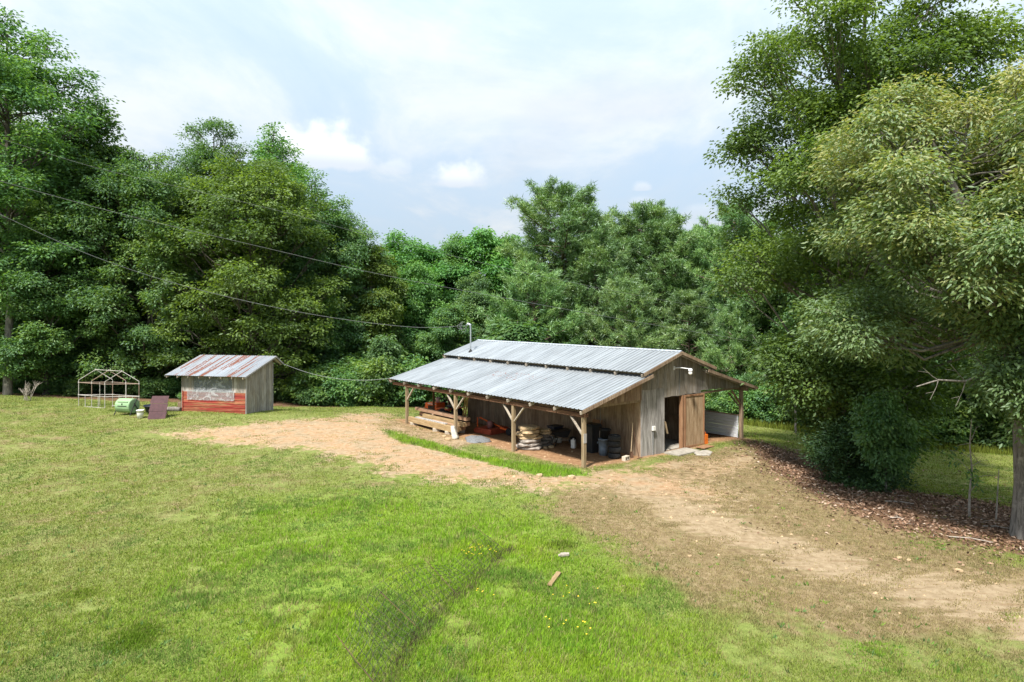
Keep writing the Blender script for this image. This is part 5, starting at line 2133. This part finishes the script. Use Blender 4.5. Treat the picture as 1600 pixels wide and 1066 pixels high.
def forest():
    L = [
        # left
        ('oak_tall', 18, 50.5, 12, 1.08, 0.4, 'tallest dark oak at the far left edge', 'oak_tree', None),
        ('forest_a', 150, 54, 165, 1.05, 1.0, 'dark leafy tree right of the tallest left oak, with a ragged top', 'forest_tree', None),
        ('forest_a', 72, 49.0, 300, 1.1, 2.4, 'lower dark green tree in front of the tallest left oak', 'forest_tree', None),
        ('oak_dome', 235, 53, 222, .82, 2.0, 'mid green rounded tree behind the pipe frame', 'oak_tree', 'leaf_deep'),
        ('oak_dome', 396, 52, 226, .98, 0.0, 'big dome shaped oak with sunlit yellow-green top behind the shed', 'oak_tree', 'leaf_right'),
        ('oak_tall', 330, 62, 182, .92, 3.0, 'tall tree standing behind the dome shaped oak', 'oak_tree', None),
        ('forest_a', 425, 61, 196, .95, 4.0, 'ragged topped tree rising behind the right part of the dome shaped oak', 'forest_tree', None),
        ('forest_a', 492, 56, 268, .95, 5.1, 'dark tree at the right shoulder of the dome shaped oak', 'forest_tree', None),
        ('forest_b', 530, 57.5, 315, .85, 1.7, 'tree with a dark outer branch left of the yellowish tree', 'forest_tree', 'leaf_deep'),
        ('maple_b', 578, 58, 372, .9, .9, 'slim yellowish tree between dark oak and fresh green maples', 'young_tree', 'leaf_yellow'),
        ('sapling', 600, 51.5, 512, 1.0, .3, 'small light green young tree left of the barn roof', 'young_tree', None),
        ('shrub_b', 540, 51, 560, 1.1, 2.3, 'bushy shrub at the wood edge left of the light green young tree', 'shrub', None),
        # centre
        ('maple', 625, 72, 362, 1.0, 0.5, 'fresh green rounded maple right of the yellowish tree', 'maple_tree', None),
        ('maple_b', 668, 73, 372, 1.0, 2.0, 'fresh green slim maple, second right of the yellowish tree', 'maple_tree', None),
        ('maple', 710, 75, 366, .9, 3.1, 'fresh green maple in the middle of the row over the barn mast', 'maple_tree', None),
        ('maple_b', 752, 76, 350, 1.05, 4.6, 'tallest narrow maple left of the big pine', 'maple_tree', None),
        ('maple_b', 783, 77, 358, .9, 5.6, 'narrow maple just left of the big pine crown', 'maple_tree', None),
        ('maple', 650, 63, 408, .95, 1.4, 'nearer fresh green maple hanging over the left end of the barn', 'maple_tree', None),
        ('maple', 742, 65, 425, .9, 4.0, 'nearer darker maple behind the service mast', 'maple_tree', 'leaf_deep'),
        ('maple_b', 700, 59, 470, 1.3, 5.2, 'low deep green tree behind the barn mast', 'maple_tree', 'leaf_deep'),
        # pines
        ('pine', 880, 66, 292, 1.22, 0.2, 'big round topped pine above the barn ridge', 'pine_tree', None),
        ('pine_low', 838, 58, 415, 1.0, 1.6, 'broad low pine before the big pine, left of its trunk', 'pine_tree', None),
        ('pine_b', 935, 62, 372, 1.1, 2.9, 'bushy pine right below the big pine crown', 'pine_tree', None),
        ('pine_b', 1000, 70, 322, 1.2, 4.0, 'narrow topped pine right of the big pine', 'pine_tree', None),
        ('pine_b', 925, 69, 334, 1.2, 1.2, 'pine touching the right flank of the big pine', 'pine_tree', None),
        ('pine_b', 965, 72, 352, 1.3, 3.6, 'pine filling the dip between the two taller pines', 'pine_tree', None),
        ('pine', 1022, 73, 338, 1.1, 2.2, 'bushy pine just right of the narrow topped one', 'pine_tree', None),
        ('pine_b', 1118, 70, 356, 1.2, .5, 'second pine in the gap left of the tall right oak, further back', 'pine_tree', None),
        ('pine', 1042, 67, 344, 1.1, 5.0, 'pine with flattish top, second right of the big pine', 'pine_tree', None),
        ('pine_low', 985, 56, 440, 1.0, .4, 'low spreading pine behind the barn ridge middle', 'pine_tree', None),
        ('pine_b', 1098, 66, 368, 1.1, .9, 'pine in the gap left of the tall right oak', 'pine_tree', None),
        ('pine', 1140, 62, 318, .9, 2.2, 'pine partly hidden by the tall right oak', 'pine_tree', None),
        ('pine_b', 1075, 58, 455, 1.2, 3.3, 'low pine behind the right gable of the barn', 'pine_tree', None),
        ('pine_low', 1150, 53, 470, .9, 4.4, 'low pine right of the barn roof end', 'pine_tree', None),
        ('sapling', 812, 54, 488, 1.5, 1.3, 'pale green bush rising behind the barn ridge, left end', 'young_tree', 'leaf_bright'),
        # behind the right trees
        ('forest_b', 1215, 53, 330, .9, .6, 'tree with pale trunk behind the right lean-to', 'forest_tree', None),
        ('forest_b', 1295, 49, 330, .85, 2.6, 'pale trunked tree beyond the field strip, behind the tall right oak', 'forest_tree', 'leaf_deep'),
        ('forest_b', 1446, 43, 250, .75, 4.1, 'pale trunked tree seen right of the dark cedar', 'forest_tree', 'leaf_deep'),
        ('forest_b', 1512, 41.5, 240, .7, 5.3, 'pale trunked tree behind the thin sapling', 'forest_tree', None),
        ('forest_b', 1590, 38.5, 200, .75, .2, 'pale trunked tree at the right edge beyond the field strip', 'forest_tree', 'leaf_deep'),
        ('forest_b', 1560, 44, 230, .8, 1.9, 'tree behind the pair of pale trunks at the right', 'forest_tree', None),
        ('forest_a', 1380, 52, 300, .9, 3.7, 'dark tree behind the cedar and the field strip', 'forest_tree', None),
        ('forest_a', 1650, 44, 150, 1.0, 2.7, 'dark tree at the right border behind the tasselled tree', 'forest_tree', None),
    ]
    for (k, px, Y, top, wd, rot, lab, nm, mt) in L:
        cat = {'pine_tree': 'pine tree', 'shrub': 'shrub', 'young_tree': 'young tree'}.get(nm, 'tree')
        tree_px(k, px, Y, top, wd, rot, label=lab, cat=cat, name=nm, mat=mt)
    # deeper rows of the wood
    rng = random.Random(12)
    sky = [(-400, 150), (0, 120), (130, 230), (300, 240), (480, 300), (560, 385), (640, 395), (780, 400), (1000, 390), (1150, 360), (1300, 300), (1700, 200), (2000, 200)]
    for row, (Y, step, ks) in enumerate(((62, 88, ('forest_a', 'oak_dome', 'forest_b')), (76, 62, ('forest_a', 'maple', 'forest_b')), (92, 60, ('forest_a', 'oak_dome', 'maple')))):
        px = -260 + row * 30
        while px < 1850:
            q = px + rng.uniform(-18, 18)
            yy = Y + rng.uniform(-3, 3) - (8 if q > 1250 else 0)
            top = np.interp(q, [s[0] for s in sky], [s[1] for s in sky]) + 25 + rng.uniform(0, 45)
            kk = rng.choice(ks)
            if not (row == 0 and 560 < q < 1180):
                tree_px(kk, q, yy, top, rng.uniform(.85, 1.1), rng.uniform(0, 6.28), cat='tree', name='forest_tree', **deep_zone(q))
            px += step
    # undergrowth that closes the wood near the ground
    n = 0
    for (a, b, off, h0, h1, dens) in ((-45, -17, 2.6, .8, 2.0, 14), (-17, -3, 1.6, 1.6, 4.0, 15), (-3, 14, 1.5, 1.6, 3.4, 16), (13, 42, 2.2, 1.4, 3.6, 32), (-45, 42, 7.5, 2.2, 4.8, 40)):
        for i in range(dens):
            x = a + (b - a) * (i + rng.uniform(0, 1)) / dens
            fe = np.interp(x, [p[0] for p in FOREST_EDGE], [p[1] for p in FOREST_EDGE])
            y = fe + off + rng.uniform(-.6, 3.2)
            plant(rng.choice(('shrub', 'shrub_b')), (x, y, gz(x, y)), rng.uniform(h0, h1), rng.uniform(.9, 1.35), rng.uniform(0, 6.28), cat='shrub', name='shrub', **shrub_zone(x, y, off), mat=rng.choice((None, 'leaf_oak', 'leaf_deep')))
    # bare stems that show in the dark under the left trees
    for (px, Y, h, ln, lab) in ((12, 47.2, 9, .2, 'thick grey trunk standing at the left border on the rise'),
                            (1243, 44.0, 5, .0, 'thin grey stem at the field edge left of the cedar')):
        x = (px - 800) / F * Y
        o = thing('tree_stem', lab, 'tree', (x, Y, gz(x, Y)))
        r = .30 if px == 12 else .075
        MB().tube([(0, 0, -.4), (0, 0, .2), (ln * .3, 0, h * .4), (ln, .1, h)], [r * 1.3, r, r * .9, r * .6], 8).build('trunk', M['bark_grey'], o, smooth=True)


forest()


def right_trees():
    # tall bright oak beside the barn
    x, y = 15.9, 29.5
    z = gz(x, y)
    KD['right_oak'] = broadleaf(31, 23.2, 6.4, 1.2, 135, 1.3, 195000, .185, .11, 'leaf_right', 'bark_grey', 'column', .46, droop=.4, spread=.30, per=44, twigs=5, inner=.35, flat=.85, vflat=.6, upbias=.4, shell=.6, rl=.7, top=.14, lowtaper=.12)
    plant('right_oak', (x, y, z), 23.2, 1.0, 2.1, label='tall bright green oak right of the barn reaching the top of the photo', name='oak_tree')
    # pale tasselled tree leaning in from the right edge
    x, y = 15.75, 19.9
    z = gz(x, y)

    def lob(rng):
        C, Rd = [], []
        for i in range(88):
            d = norm(rng.normal(size=3))
            if d[2] < -.55:
                d[2] = -.55
            rr = rng.uniform(.62, 1.0)
            c = np.array([-1.6, .6, 8.9]) + d * np.array([4.4, 4.6, 5.2]) * rr
            # hollow on the lower left where one looks into the dark
            if c[2] < 7.4 and c[0] < -1.2 and c[1] < .2 and rng.random() < .8:
                c[2] += 2.6
            C.append(c)
            Rd.append(rng.uniform(.7, 1.2))
        for c in ((-.6, -1.4, 4.8), (.2, -1.5, 4.1), (-1.3, -1.5, 5.0), (.6, -1.2, 4.5), (.9, -1.6, 5.2), (.3, -1.7, 3.5), (1.3, -1.8, 3.6), (-.9, -1.9, 3.9), (2.2, -1.5, 3.7), (-.2, -1.0, 4.0), (-2.0, -1.6, 4.6), (1.5, -1.0, 4.4), (1.0, .5, 3.9)):
            C.append(np.array(c))
            Rd.append(.95)
        return np.array(C), np.array(Rd)
    KD['pale_tree'] = broadleaf(32, 14.2, 4.6, 7.5, 0, 1, 160000, .165, .070, 'leaf_pale', 'bark_grey', 'dome', .44, lean=(-2.6, .8), droop=.45, spread=.27, per=64, twigs=5, lobes=lob, flat=.75, vflat=.6, up=.6, upbias=.4, shell=.65, ztint=(5.5, 13.5, .42), rl=.62)
    t = plant('pale_tree', (x, y, z), 14.2, 1.0, 0, label='pale yellowish tasselled tree leaning in from the right edge', name='tasselled_tree')
    rng = np.random.default_rng(5)
    # bare lower limb with grey side twigs, seen against the dark
    T = Tubes()
    L0 = [Vector((-.3, 0, 5.7)), Vector((-.9, -.6, 5.55)), Vector((-1.5, -1.1, 5.2)), Vector((-2.2, -1.3, 5.22)), Vector((-2.9, -1.4, 4.95)), Vector((-3.7, -1.45, 5.0)), Vector((-4.3, -1.4, 4.8))]
    T.limb(L0, .085, .018)
    for (k, dx, dz, r) in ((2, -.25, .9, .03), (3, -.5, .55, .024), (3, -.6, -.45, .02), (4, -.5, .5, .02), (4, -.35, -.7, .02), (5, -.5, .35, .014), (5, -.3, -.55, .014), (1, .3, .8, .025)):
        p = L0[k]
        e = p + Vector((dx, -.1, dz))
        T.limb([p, p.lerp(e, .5) + Vector((.06, 0, .08 * (1 if dz < 0 else -1))), e], r, .006, 4)
        e2 = p.lerp(e, .6) + Vector((dx * .5, .1, dz * .1))
        T.limb([p.lerp(e, .6), e2], r * .5, .005, 4)
    T.m.build('bare_limb', M['bark_grey'], t, smooth=True)
    # dark cedar bush at the foot of the oak
    x, y = 14.4, 26.6
    KD['cedar'] = broadleaf(33, 3.4, 2.0, .1, 46, .72, 30000, .17, .06, 'cedar', 'bark_dark', 'dome', .10, droop=-.1, spread=.19, twigs=2)
    plant('cedar', (x, y, gz(x, y)), 3.1, 1.0, 0, label='dense dark cedar bush on the bank below the tall oak', cat='bush', name='cedar_bush')
    # low leafy bough that hangs before the cedar
    KD['bough'] = broadleaf(34, 5.2, 1.9, 1.5, 24, .75, 17000, .22, .13, 'leaf_right', 'bark_grey', 'dome', .09, droop=.5, spread=.24)
    plant('bough', (14.3, 25.0, gz(14.3, 25.0)), 4.0, .8, .5, label='young oak with drooping pale leaves in front of the cedar bush', cat='young tree', name='young_tree', mat='leaf_bright')
    # second bigger trunk by the cedar
    # thin sapling before the dark bank
    p = PT(1514, 808)
    o = thing('thin_sapling', 'thin almost leafless sapling on the shaded leaf litter', 'sapling', p)
    T = Tubes()
    T.limb([Vector((0, 0, -.2)), Vector((.02, 0, .8)), Vector((.10, 0, 1.6)), Vector((.06, .05, 2.4)), Vector((.12, .05, 3.3))], .045, .014)
    for (zz, dx, dz) in ((.9, .5, .35), (1.3, .9, .1), (1.5, -.55, .5), (2.0, -.7, .25), (2.2, .55, -.5), (2.5, -.45, -.1), (2.6, .4, .5), (1.7, .6, .2)):
        T.limb([Vector((.08, 0, zz)), Vector((.08 + dx * .6, .1, zz + dz * .8)), Vector((.08 + dx, .05, zz + dz))], .014, .005, 4)
    T.m.build('trunk', M['dead_wood'], o, smooth=True)
    n = 90
    c = np.array([(.10, 0, 1.45), (-.45, .05, 1.95), (.12, 0, 1.2)])[rng.integers(0, 3, n)]
    P = c + rng.normal(size=(n, 3)) * np.array([.10, .1, .16])
    me = leaf_mesh('crown', P, rng.normal(size=(n, 3)) + np.array([0, 0, -.4]), rng.normal(size=(n, 3)) + np.array([0, 0, .6]), rng.uniform(.12, .22, n), rng.uniform(.05, .08, n), rng.random(n), M['leaf_deep'])
    link('crown', me, o)
    # second thin stem at the right
    p = PT(1556, 812)
    o = thing('thin_sapling', 'thin brown stem left of the big grey trunk', 'sapling', p)
    MB().tube([(0, 0, -.1), (.05, 0, .8), (.10, 0, 1.7)], [.03, .022, .012], 5).build('trunk', M['dead_wood'], o)


right_trees()


def litter():
    rng = np.random.default_rng(9)
    n = 60000
    X = rng.uniform(7, 24, n)
    Y = rng.uniform(17, 40, n)
    z = zones(X, Y)
    keep = (rng.random(n) < np.clip(z['litter'] * 1.0 + .02, 0, 1) * (.35 + .9 * fbm(X * 1.6, Y * 1.6, 3))) & (z['barn'] < .1) & (X < .95 * Y + 3)
    X, Y = X[keep], Y[keep]
    n = len(X)
    P = np.stack([X, Y, ground_np(X, Y) + rng.uniform(.005, .05, n)], -1)
    D = rng.normal(size=(n, 3)) * np.array([1, 1, .3])
    N = np.array([0, 0, 1]) + rng.normal(size=(n, 3)) * .45
    m, w, out = mat_new('fallen_leaf')
    at = w.n('ShaderNodeAttribute', attribute_name='tint')
    col = w.ramp(at.outputs['Fac'], [(.1, (.085, .048, .028)), (.5, (.19, .105, .062)), (.85, (.31, .20, .135)), (1.0, (.42, .33, .26))])
    pbr(w, out, col, .7)
    me = leaf_mesh('fallen_leaves', P, D, N, rng.uniform(.09, .17, n), rng.uniform(.05, .09, n), rng.random(n) ** 1.2, m)
    tag(link('fallen_leaves', me), 'brown fallen leaves covering the shaded bank', 'leaf litter', None, 'stuff')


litter()


def twigs():
    rng = np.random.default_rng(19)
    n = 2600
    X = rng.uniform(7, 24, n)
    Y = rng.uniform(17, 40, n)
    z = zones(X, Y)
    k = (rng.random(n) < z['litter'] * .28) & (X < .95 * Y + 3)
    X, Y = X[k], Y[k]
    Z = ground_np(X, Y)
    m = MB()
    for x, y, zz in zip(X, Y, Z):
        a, ln = rng.uniform(0, 6.28), rng.uniform(.12, .55)
        d = Vector((math.cos(a), math.sin(a), rng.uniform(-.05, .15))) * ln
        p = Vector((x, y, zz + .03))
        m.tube([p, p + d * .5 + Vector((rng.normal() * .03, rng.normal() * .03, .01)), p + d], [.008, .006, .004], 3, False)
    tag(m.build('twigs', M['dead_wood']), 'thin twigs strewn over the leaf litter on the bank', 'twigs', None, 'stuff')


twigs()
# ------------------------------------------------------------------ grass
def grass_material():
    m, w, out = mat_new('grass_blade')
    at = w.n('ShaderNodeAttribute', attribute_name='col')
    df = w.n('ShaderNodeBsdfDiffuse')
    w.l(at.outputs['Color'], df.inputs[0])
    tr = w.n('ShaderNodeBsdfTranslucent')
    w.l(w.mix(1.0, at.outputs['Color'], (1.6, 1.65, .9), 'MULTIPLY'), tr.inputs[0])
    mx = w.n('ShaderNodeMixShader', i_0=.35)
    w.l(df.outputs[0], mx.inputs[1])
    w.l(tr.outputs[0], mx.inputs[2])
    w.l(mx.outputs[0], out.inputs[0])
    return m


M['grass'] = grass_material()


def blades(name, X, Y, h, width, col, per, rng, spread, lean=.75, label='', cat='grass'):
    n = len(X)
    Z = ground_np(X, Y)
    k = np.repeat(np.arange(n), per)
    m = len(k)
    a = rng.uniform(0, 2 * np.pi, m)
    P = np.stack([X[k], Y[k], Z[k]], -1)
    r = spread[k] * np.sqrt(rng.random(m))
    P[:, 0] += r * np.cos(a)
    P[:, 1] += r * np.sin(a)
    P[:, 2] -= .01
    b = a + rng.normal(size=m) * .6
    ln = lean * rng.random(m)
    D = norm(np.stack([np.cos(b) * ln, np.sin(b) * ln, np.ones(m)], -1))
    S = np.stack([-np.sin(b + .9), np.cos(b + .9), np.zeros(m)], -1)
    hh = (h[k] * rng.uniform(.55, 1.25, m))[:, None]
    w2 = (width[k] * .5)[:, None]
    V = np.stack([P + S * w2, P - S * w2, P + D * hh], 1).reshape(-1, 3)
    c = col[k] * rng.uniform(.50, 1.40, (m, 1))
    C = np.repeat(np.clip(c, 0, 1), 3, 0)
    me = new_mesh(name, V, np.arange(m * 3).reshape(-1, 3), M['grass'], {'col': C})
    return tag(link(name, me), label, cat, None, 'stuff')


def grass():
    rng = np.random.default_rng(77)
    n = 360000
    # density falls with distance from the spot the yard is seen from
    u = rng.random(n)
    Y = 9.5 * (56 / 9.5) ** (u ** 1.05)
    X = rng.uniform(-1, 1, n) * (.86 * Y + 2.5)
    z = zones(X, Y)
    n1 = fbm(X * .9, Y * .9, 21, 4)
    n2 = fbm(X * 3.1, Y * 3.1, 31, 4)
    nl = fbm(X * .5, Y * .5, 41, 4)
    th = R(28)
    xr, yr = X * math.cos(th) + Y * math.sin(th), -X * math.sin(th) + Y * math.cos(th)
    ns = fbm(xr * .35 * .9, yr * 2.6 * .9, 51, 4)
    dirt = smoothstep(.34, .76, z['dirt'] + (n1 - .5) * 2.1 + (n2 - .5) * 1.3)
    track = smoothstep(.45, .85, z['track'] + (ns - .5) * 2.4)
    dry = smoothstep(.25, .75, z['dry'] + (n1 - .5) * 1.6)
    p = (1 - dirt) * (1 - .93 * track) * (1 - z['litter'] * .97) * (1 - z['barn']) * np.clip(.55 + .9 * n2, 0, 1)
    p *= 1 - .1 * dry
    p = np.maximum(p, .07 * dirt * (1 - z['barn']) * (n2 > .5))
    dry = np.maximum(dry, dirt)
    keep = rng.random(n) < p
    X, Y, n1, n2, nl, dry = X[keep], Y[keep], n1[keep], n2[keep], nl[keep], dry[keep]
    br, st = z['bright'][keep], z['strip'][keep]
    n = len(X)
    lush = smoothstep(.40, .66, .55 * nl + .45 * n1 + .18 * (br - .5))
    A = np.array([.205, .245, .056])
    B = np.array([.20, .335, .028])
    Cc = np.array([.28, .225, .12])
    Dd = np.array([.275, .375, .03])
    f = (br * .65 + lush * .35)[:, None]
    col = A * (1 - f) + B * f
    ye = (smoothstep(.5, .72, fbm(X * .6, Y * .6, 61, 3)) * br)[:, None]
    col = col * (1 - ye * .6) + Dd * ye * .6
    blue = (smoothstep(.56, .70, fbm(X * .8 + 9, Y * .8, 71, 3)) * .6)[:, None]
    col = col * (1 - blue) + np.array([.085, .165, .045]) * blue
    olive = smoothstep(.46, .60, fbm(X * 1.7 + 3, Y * 1.7, 81, 4)) * dry
    straw = np.clip(dry * .95 - .75 * olive + .15 * (rng.random(n) < .22), 0, 1)[:, None]
    A2 = np.array([.195, .172, .078])
    col = col * (1 - olive[:, None]) + A2 * olive[:, None]
    # some straw-coloured blades everywhere
    straw = np.where((rng.random(n) < .16)[:, None], np.maximum(straw, .8), straw)
    col = col * (1 - straw) + Cc * straw
    col = col * (.86 + .28 * n2)[:, None]
    h = (.045 + .035 * n2 + .055 * lush * (.3 + br)) * (1 - .22 * dry) + .05 * st
    odd = rng.random(n) < .05 * (1 - dry)
    h = np.where(odd, h * 2.0, h)
    col = np.where(odd[:, None], col * np.array([.75, .82, .8]), col)
    sp = .05 + .0028 * Y
    wd = .0105 + .0007 * Y
    blades('lawn_grass', X, Y, h, wd, col, 4, rng, sp, .9, 'short lawn grass, bright green in front and straw-coloured to the right')
    # taller clumps: dark patches front left, weeds along the fence and by the planks
    cx, cy, hh, cc, num = [], [], [], [], []

    def patch(px, py, rx, ry, cnt, h, c):
        x, y = G(px, py)
        a = rng.uniform(0, 2 * np.pi, cnt)
        r = np.sqrt(rng.random(cnt)) * (.8 + .5 * rng.random(cnt))
        cx.append(x + rx * r * np.cos(a))
        cy.append(y + ry * r * np.sin(a))
        hh.append(h * rng.uniform(.6, 1.1, cnt) * (1 - .6 * r))
        cc.append(np.tile(np.array(c), (cnt, 1)) * rng.uniform(.8, 1.2, (cnt, 1)))
    patch(207, 1000, .55, .70, 700, .13, (0.111, 0.183, 0.021))
    patch(128, 930, .42, .45, 260, .10, (0.143, 0.201, 0.026))
    patch(100, 995, .5, .4, 160, .09, (0.117, 0.195, 0.026))
    patch(878, 852, .42, .35, 260, .17, (0.130, 0.183, 0.029))
    patch(745, 868, .35, .3, 170, .15, (0.169, 0.293, 0.026))
    patch(770, 850, .3, .35, 150, .13, (0.143, 0.244, 0.026))
    patch(860, 965, .8, .9, 520, .13, (0.111, 0.232, 0.029))
    patch(930, 905, .7, 1.0, 320, .11, (0.156, 0.256, 0.026))
    patch(900, 1010, .8, .7, 420, .14, (0.130, 0.268, 0.031))
    patch(930, 1050, .5, .8, 300, .12, (0.221, 0.342, 0.023))
    patch(700, 1030, .6, .6, 260, .14, (0.117, 0.232, 0.033))
    patch(640, 985, .8, .6, 200, .12, (0.156, 0.244, 0.026))
    patch(420, 800, .5, .4, 150, .10, (0.169, 0.293, 0.026))
    patch(250, 860, .7, .5, 180, .09, (0.156, 0.256, 0.039))
    patch(1370, 1010, .7, .5, 220, .10, (0.156, 0.268, 0.029))
    patch(1340, 1040, .9, .4, 220, .09, (0.156, 0.268, 0.029))
    patch(1450, 840, 1.2, .5, 160, .10, (0.169, 0.244, 0.052))
    for (px, py) in ((862, 918), (869, 900), (873, 893), (858, 925), (884, 876), (877, 870)):
        patch(px, py, .22, .2, 26, .12, (.15, .26, .035))
    # weeds round the shed and the things beside it
    for (px, py, c) in ((285, 644, 14), (310, 645, 12), (335, 646, 12), (360, 648, 14), (385, 649, 22), (400, 645, 14), (415, 641, 14), (180, 650, 16), (200, 651, 18), (215, 655, 16), (232, 657, 14), (256, 656, 16), (245, 658, 10), (125, 636, 14), (150, 637, 14), (165, 640, 12), (42, 626, 30), (270, 646, 16)):
        patch(px, py, .5, .25, c * 2, .2, (.16, .21, .05))
    # grass strip in front of the posts
    gx = rng.uniform(-8, 4, 24000)
    gy = rng.uniform(25, 40, 24000)
    d = poly_sd(gx, gy, Z_STRIP)
    k = rng.random(24000) < np.where(gx > -1.0, smoothstep(-.35, .25, d) * .8, smoothstep(.0, .45, d) * .4)
    gx, gy = gx[k], gy[k]
    near = smoothstep(-3.5, 0, gx)
    cx.append(gx)
    cy.append(gy)
    hh.append((.07 + .07 * near) * rng.uniform(.5, 1.2, len(gx)))
    cc.append((np.array((.25, .30, .085)) * (1 - near[:, None]) + np.array((.21, .36, .045)) * near[:, None]) * rng.uniform(.8, 1.2, (len(gx), 1)))
    cx, cy, hh, cc = map(np.concatenate, (cx, cy, hh, cc))
    blades('tall_grass', cx, cy, hh, np.full(len(cx), .016) + .0004 * cy, cc, 6, rng, np.full(len(cx), .06), .8, 'taller darker tufts of grass and weeds standing out of the lawn')
    # weeds along the far field edge below the wood
    m = 2600
    x = rng.uniform(13, 36, m)
    fe = np.interp(x, [q[0] for q in FOREST_EDGE], [q[1] for q in FOREST_EDGE])
    y = fe - rng.uniform(-.4, .9, m)
    blades('weeds', x, y, rng.uniform(.25, .6, m), np.full(m, .035), np.tile(np.array((.16, .19, .035)), (m, 1)) * rng.uniform(.6, 1.4, (m, 1)), 4, rng, np.full(m, .12), .5, 'yellowish weeds along the far field edge under the trees', 'weeds')
    # dead dark growth along the foot of the wire fence
    pts = [G(600, 1075), G(650, 1000), G(700, 950), G(745, 905), G(795, 858)]
    k = rng.integers(0, 4, 760)
    q = rng.random(760)[:, None]
    pp = np.array(pts)
    b = pp[k] * (1 - q) + pp[k + 1] * q + rng.normal(size=(760, 2)) * .10
    blades('dead_grass', b[:, 0], b[:, 1], rng.uniform(.06, .2, 760), np.full(760, .010), np.tile(np.array((.085, .068, .05)), (760, 1)), 7, rng, np.full(760, .09), 1.6, 'dark dead grass matted along the foot of the wire fence', 'dead grass')
    # broad-leaved weeds and pale seed stalks in the nearer lawn
    m = 5200
    y = 9.8 * (30 / 9.8) ** rng.random(m)
    x = rng.uniform(-1, 1, m) * (.84 * y + 1)
    zz = zones(x, y)
    k = rng.random(m) < (1 - zz['dirt']) * (1 - zz['track']) * (1 - zz['litter']) * (1 - .8 * zz['dry']) * np.clip(2.4 * fbm(x * .7, y * .7, 91, 3) - .55, 0, 1)
    x, y = x[k], y[k]
    m = len(x)
    c = np.array([(.10, .19, .035), (.16, .25, .045), (.12, .20, .07)])[rng.integers(0, 3, m)]
    blades('broadleaf_weeds', x, y, rng.uniform(.06, .13, m), rng.uniform(.03, .055, m), c, 7, rng, np.full(m, .05), 2.2, 'broad-leaved weeds dotted through the lawn', 'weeds')
    m = 3400
    y = 9.8 * (32 / 9.8) ** rng.random(m)
    x = rng.uniform(-1, 1, m) * (.84 * y + 1)
    zz = zones(x, y)
    k = rng.random(m) < (1 - zz['dirt']) * (1 - zz['track']) * (1 - zz['litter']) * np.clip(2.6 * fbm(x * .5, y * .5, 95, 3) - .8, 0, 1)
    x, y = x[k], y[k]
    m = len(x)
    blades('seed_stalks', x, y, rng.uniform(.14, .26, m), np.full(m, .008) + .0003 * y, np.tile(np.array((.34, .29, .15)), (m, 1)), 3, rng, np.full(m, .08), .5, 'pale seed stalks standing above the lawn', 'grass')
    # yellow flowers
    P = []
    for (px, py, r, c) in ((748, 868, .5, 24), (905, 935, .7, 9), (870, 985, .6, 5), (760, 935, .3, 5), (905, 990, .3, 6)):
        x, y = G(px, py)
        for _ in range(c):
            a, q = rng.uniform(0, 6.28), math.sqrt(rng.random()) * r
            P.append((x + q * math.cos(a), y + q * math.sin(a)))
    P = np.array(P)
    z = ground_np(P[:, 0], P[:, 1]) + rng.uniform(.10, .2, len(P))
    m = MB()
    for (x, y), zz in zip(P, z):
        rr = rng.uniform(.014, .022)
        V = [(x, y, zz)] + [(x + rr * math.cos(i * 1.0472), y + rr * math.sin(i * 1.0472), zz + .008 * (i % 2)) for i in range(6)]
        m.add(V, [(0, i + 1, (i + 1) % 6 + 1) for i in range(6)])
    tag(m.build('yellow_flowers', plain('yellow_petal', (.75, .52, .03), .6)), 'small yellow flowers scattered in the foreground grass', 'flowers', None, 'stuff')


grass()


def pebbles():
    rng = np.random.default_rng(15)
    n = 9000
    X = rng.uniform(-24, 20, n)
    Y = rng.uniform(14, 42, n)
    z = zones(X, Y)
    keep = rng.random(n) < np.maximum(z['dirt'], z['track']) * .45
    X, Y = X[keep], Y[keep]
    n = len(X)
    r = rng.uniform(.012, .045, n) * (1 + 1.2 * (rng.random(n) < .06))
    c = np.stack([X, Y, ground_np(X, Y)], -1)
    base = np.array([(1, 0, 0), (0, 1, 0), (-1, 0, 0), (0, -1, 0), (0, 0, .7)])
    V = (c[:, None] + base[None] * r[:, None, None] * rng.uniform(.6, 1.3, (n, 5, 1))).reshape(-1, 3)
    i = np.arange(n)[:, None] * 5
    T = np.concatenate([i + np.array([[0, 1, 4]]), i + np.array([[1, 2, 4]]), i + np.array([[2, 3, 4]]), i + np.array([[3, 0, 4]])], 1).reshape(-1, 3)
    m = plain('clod', (.42, .29, .17), .95, 0, 3, .4)
    tag(link('clods', new_mesh('clods', V, T, m)), 'small stones and clods scattered over the dirt track', 'stones', None, 'stuff')


pebbles()
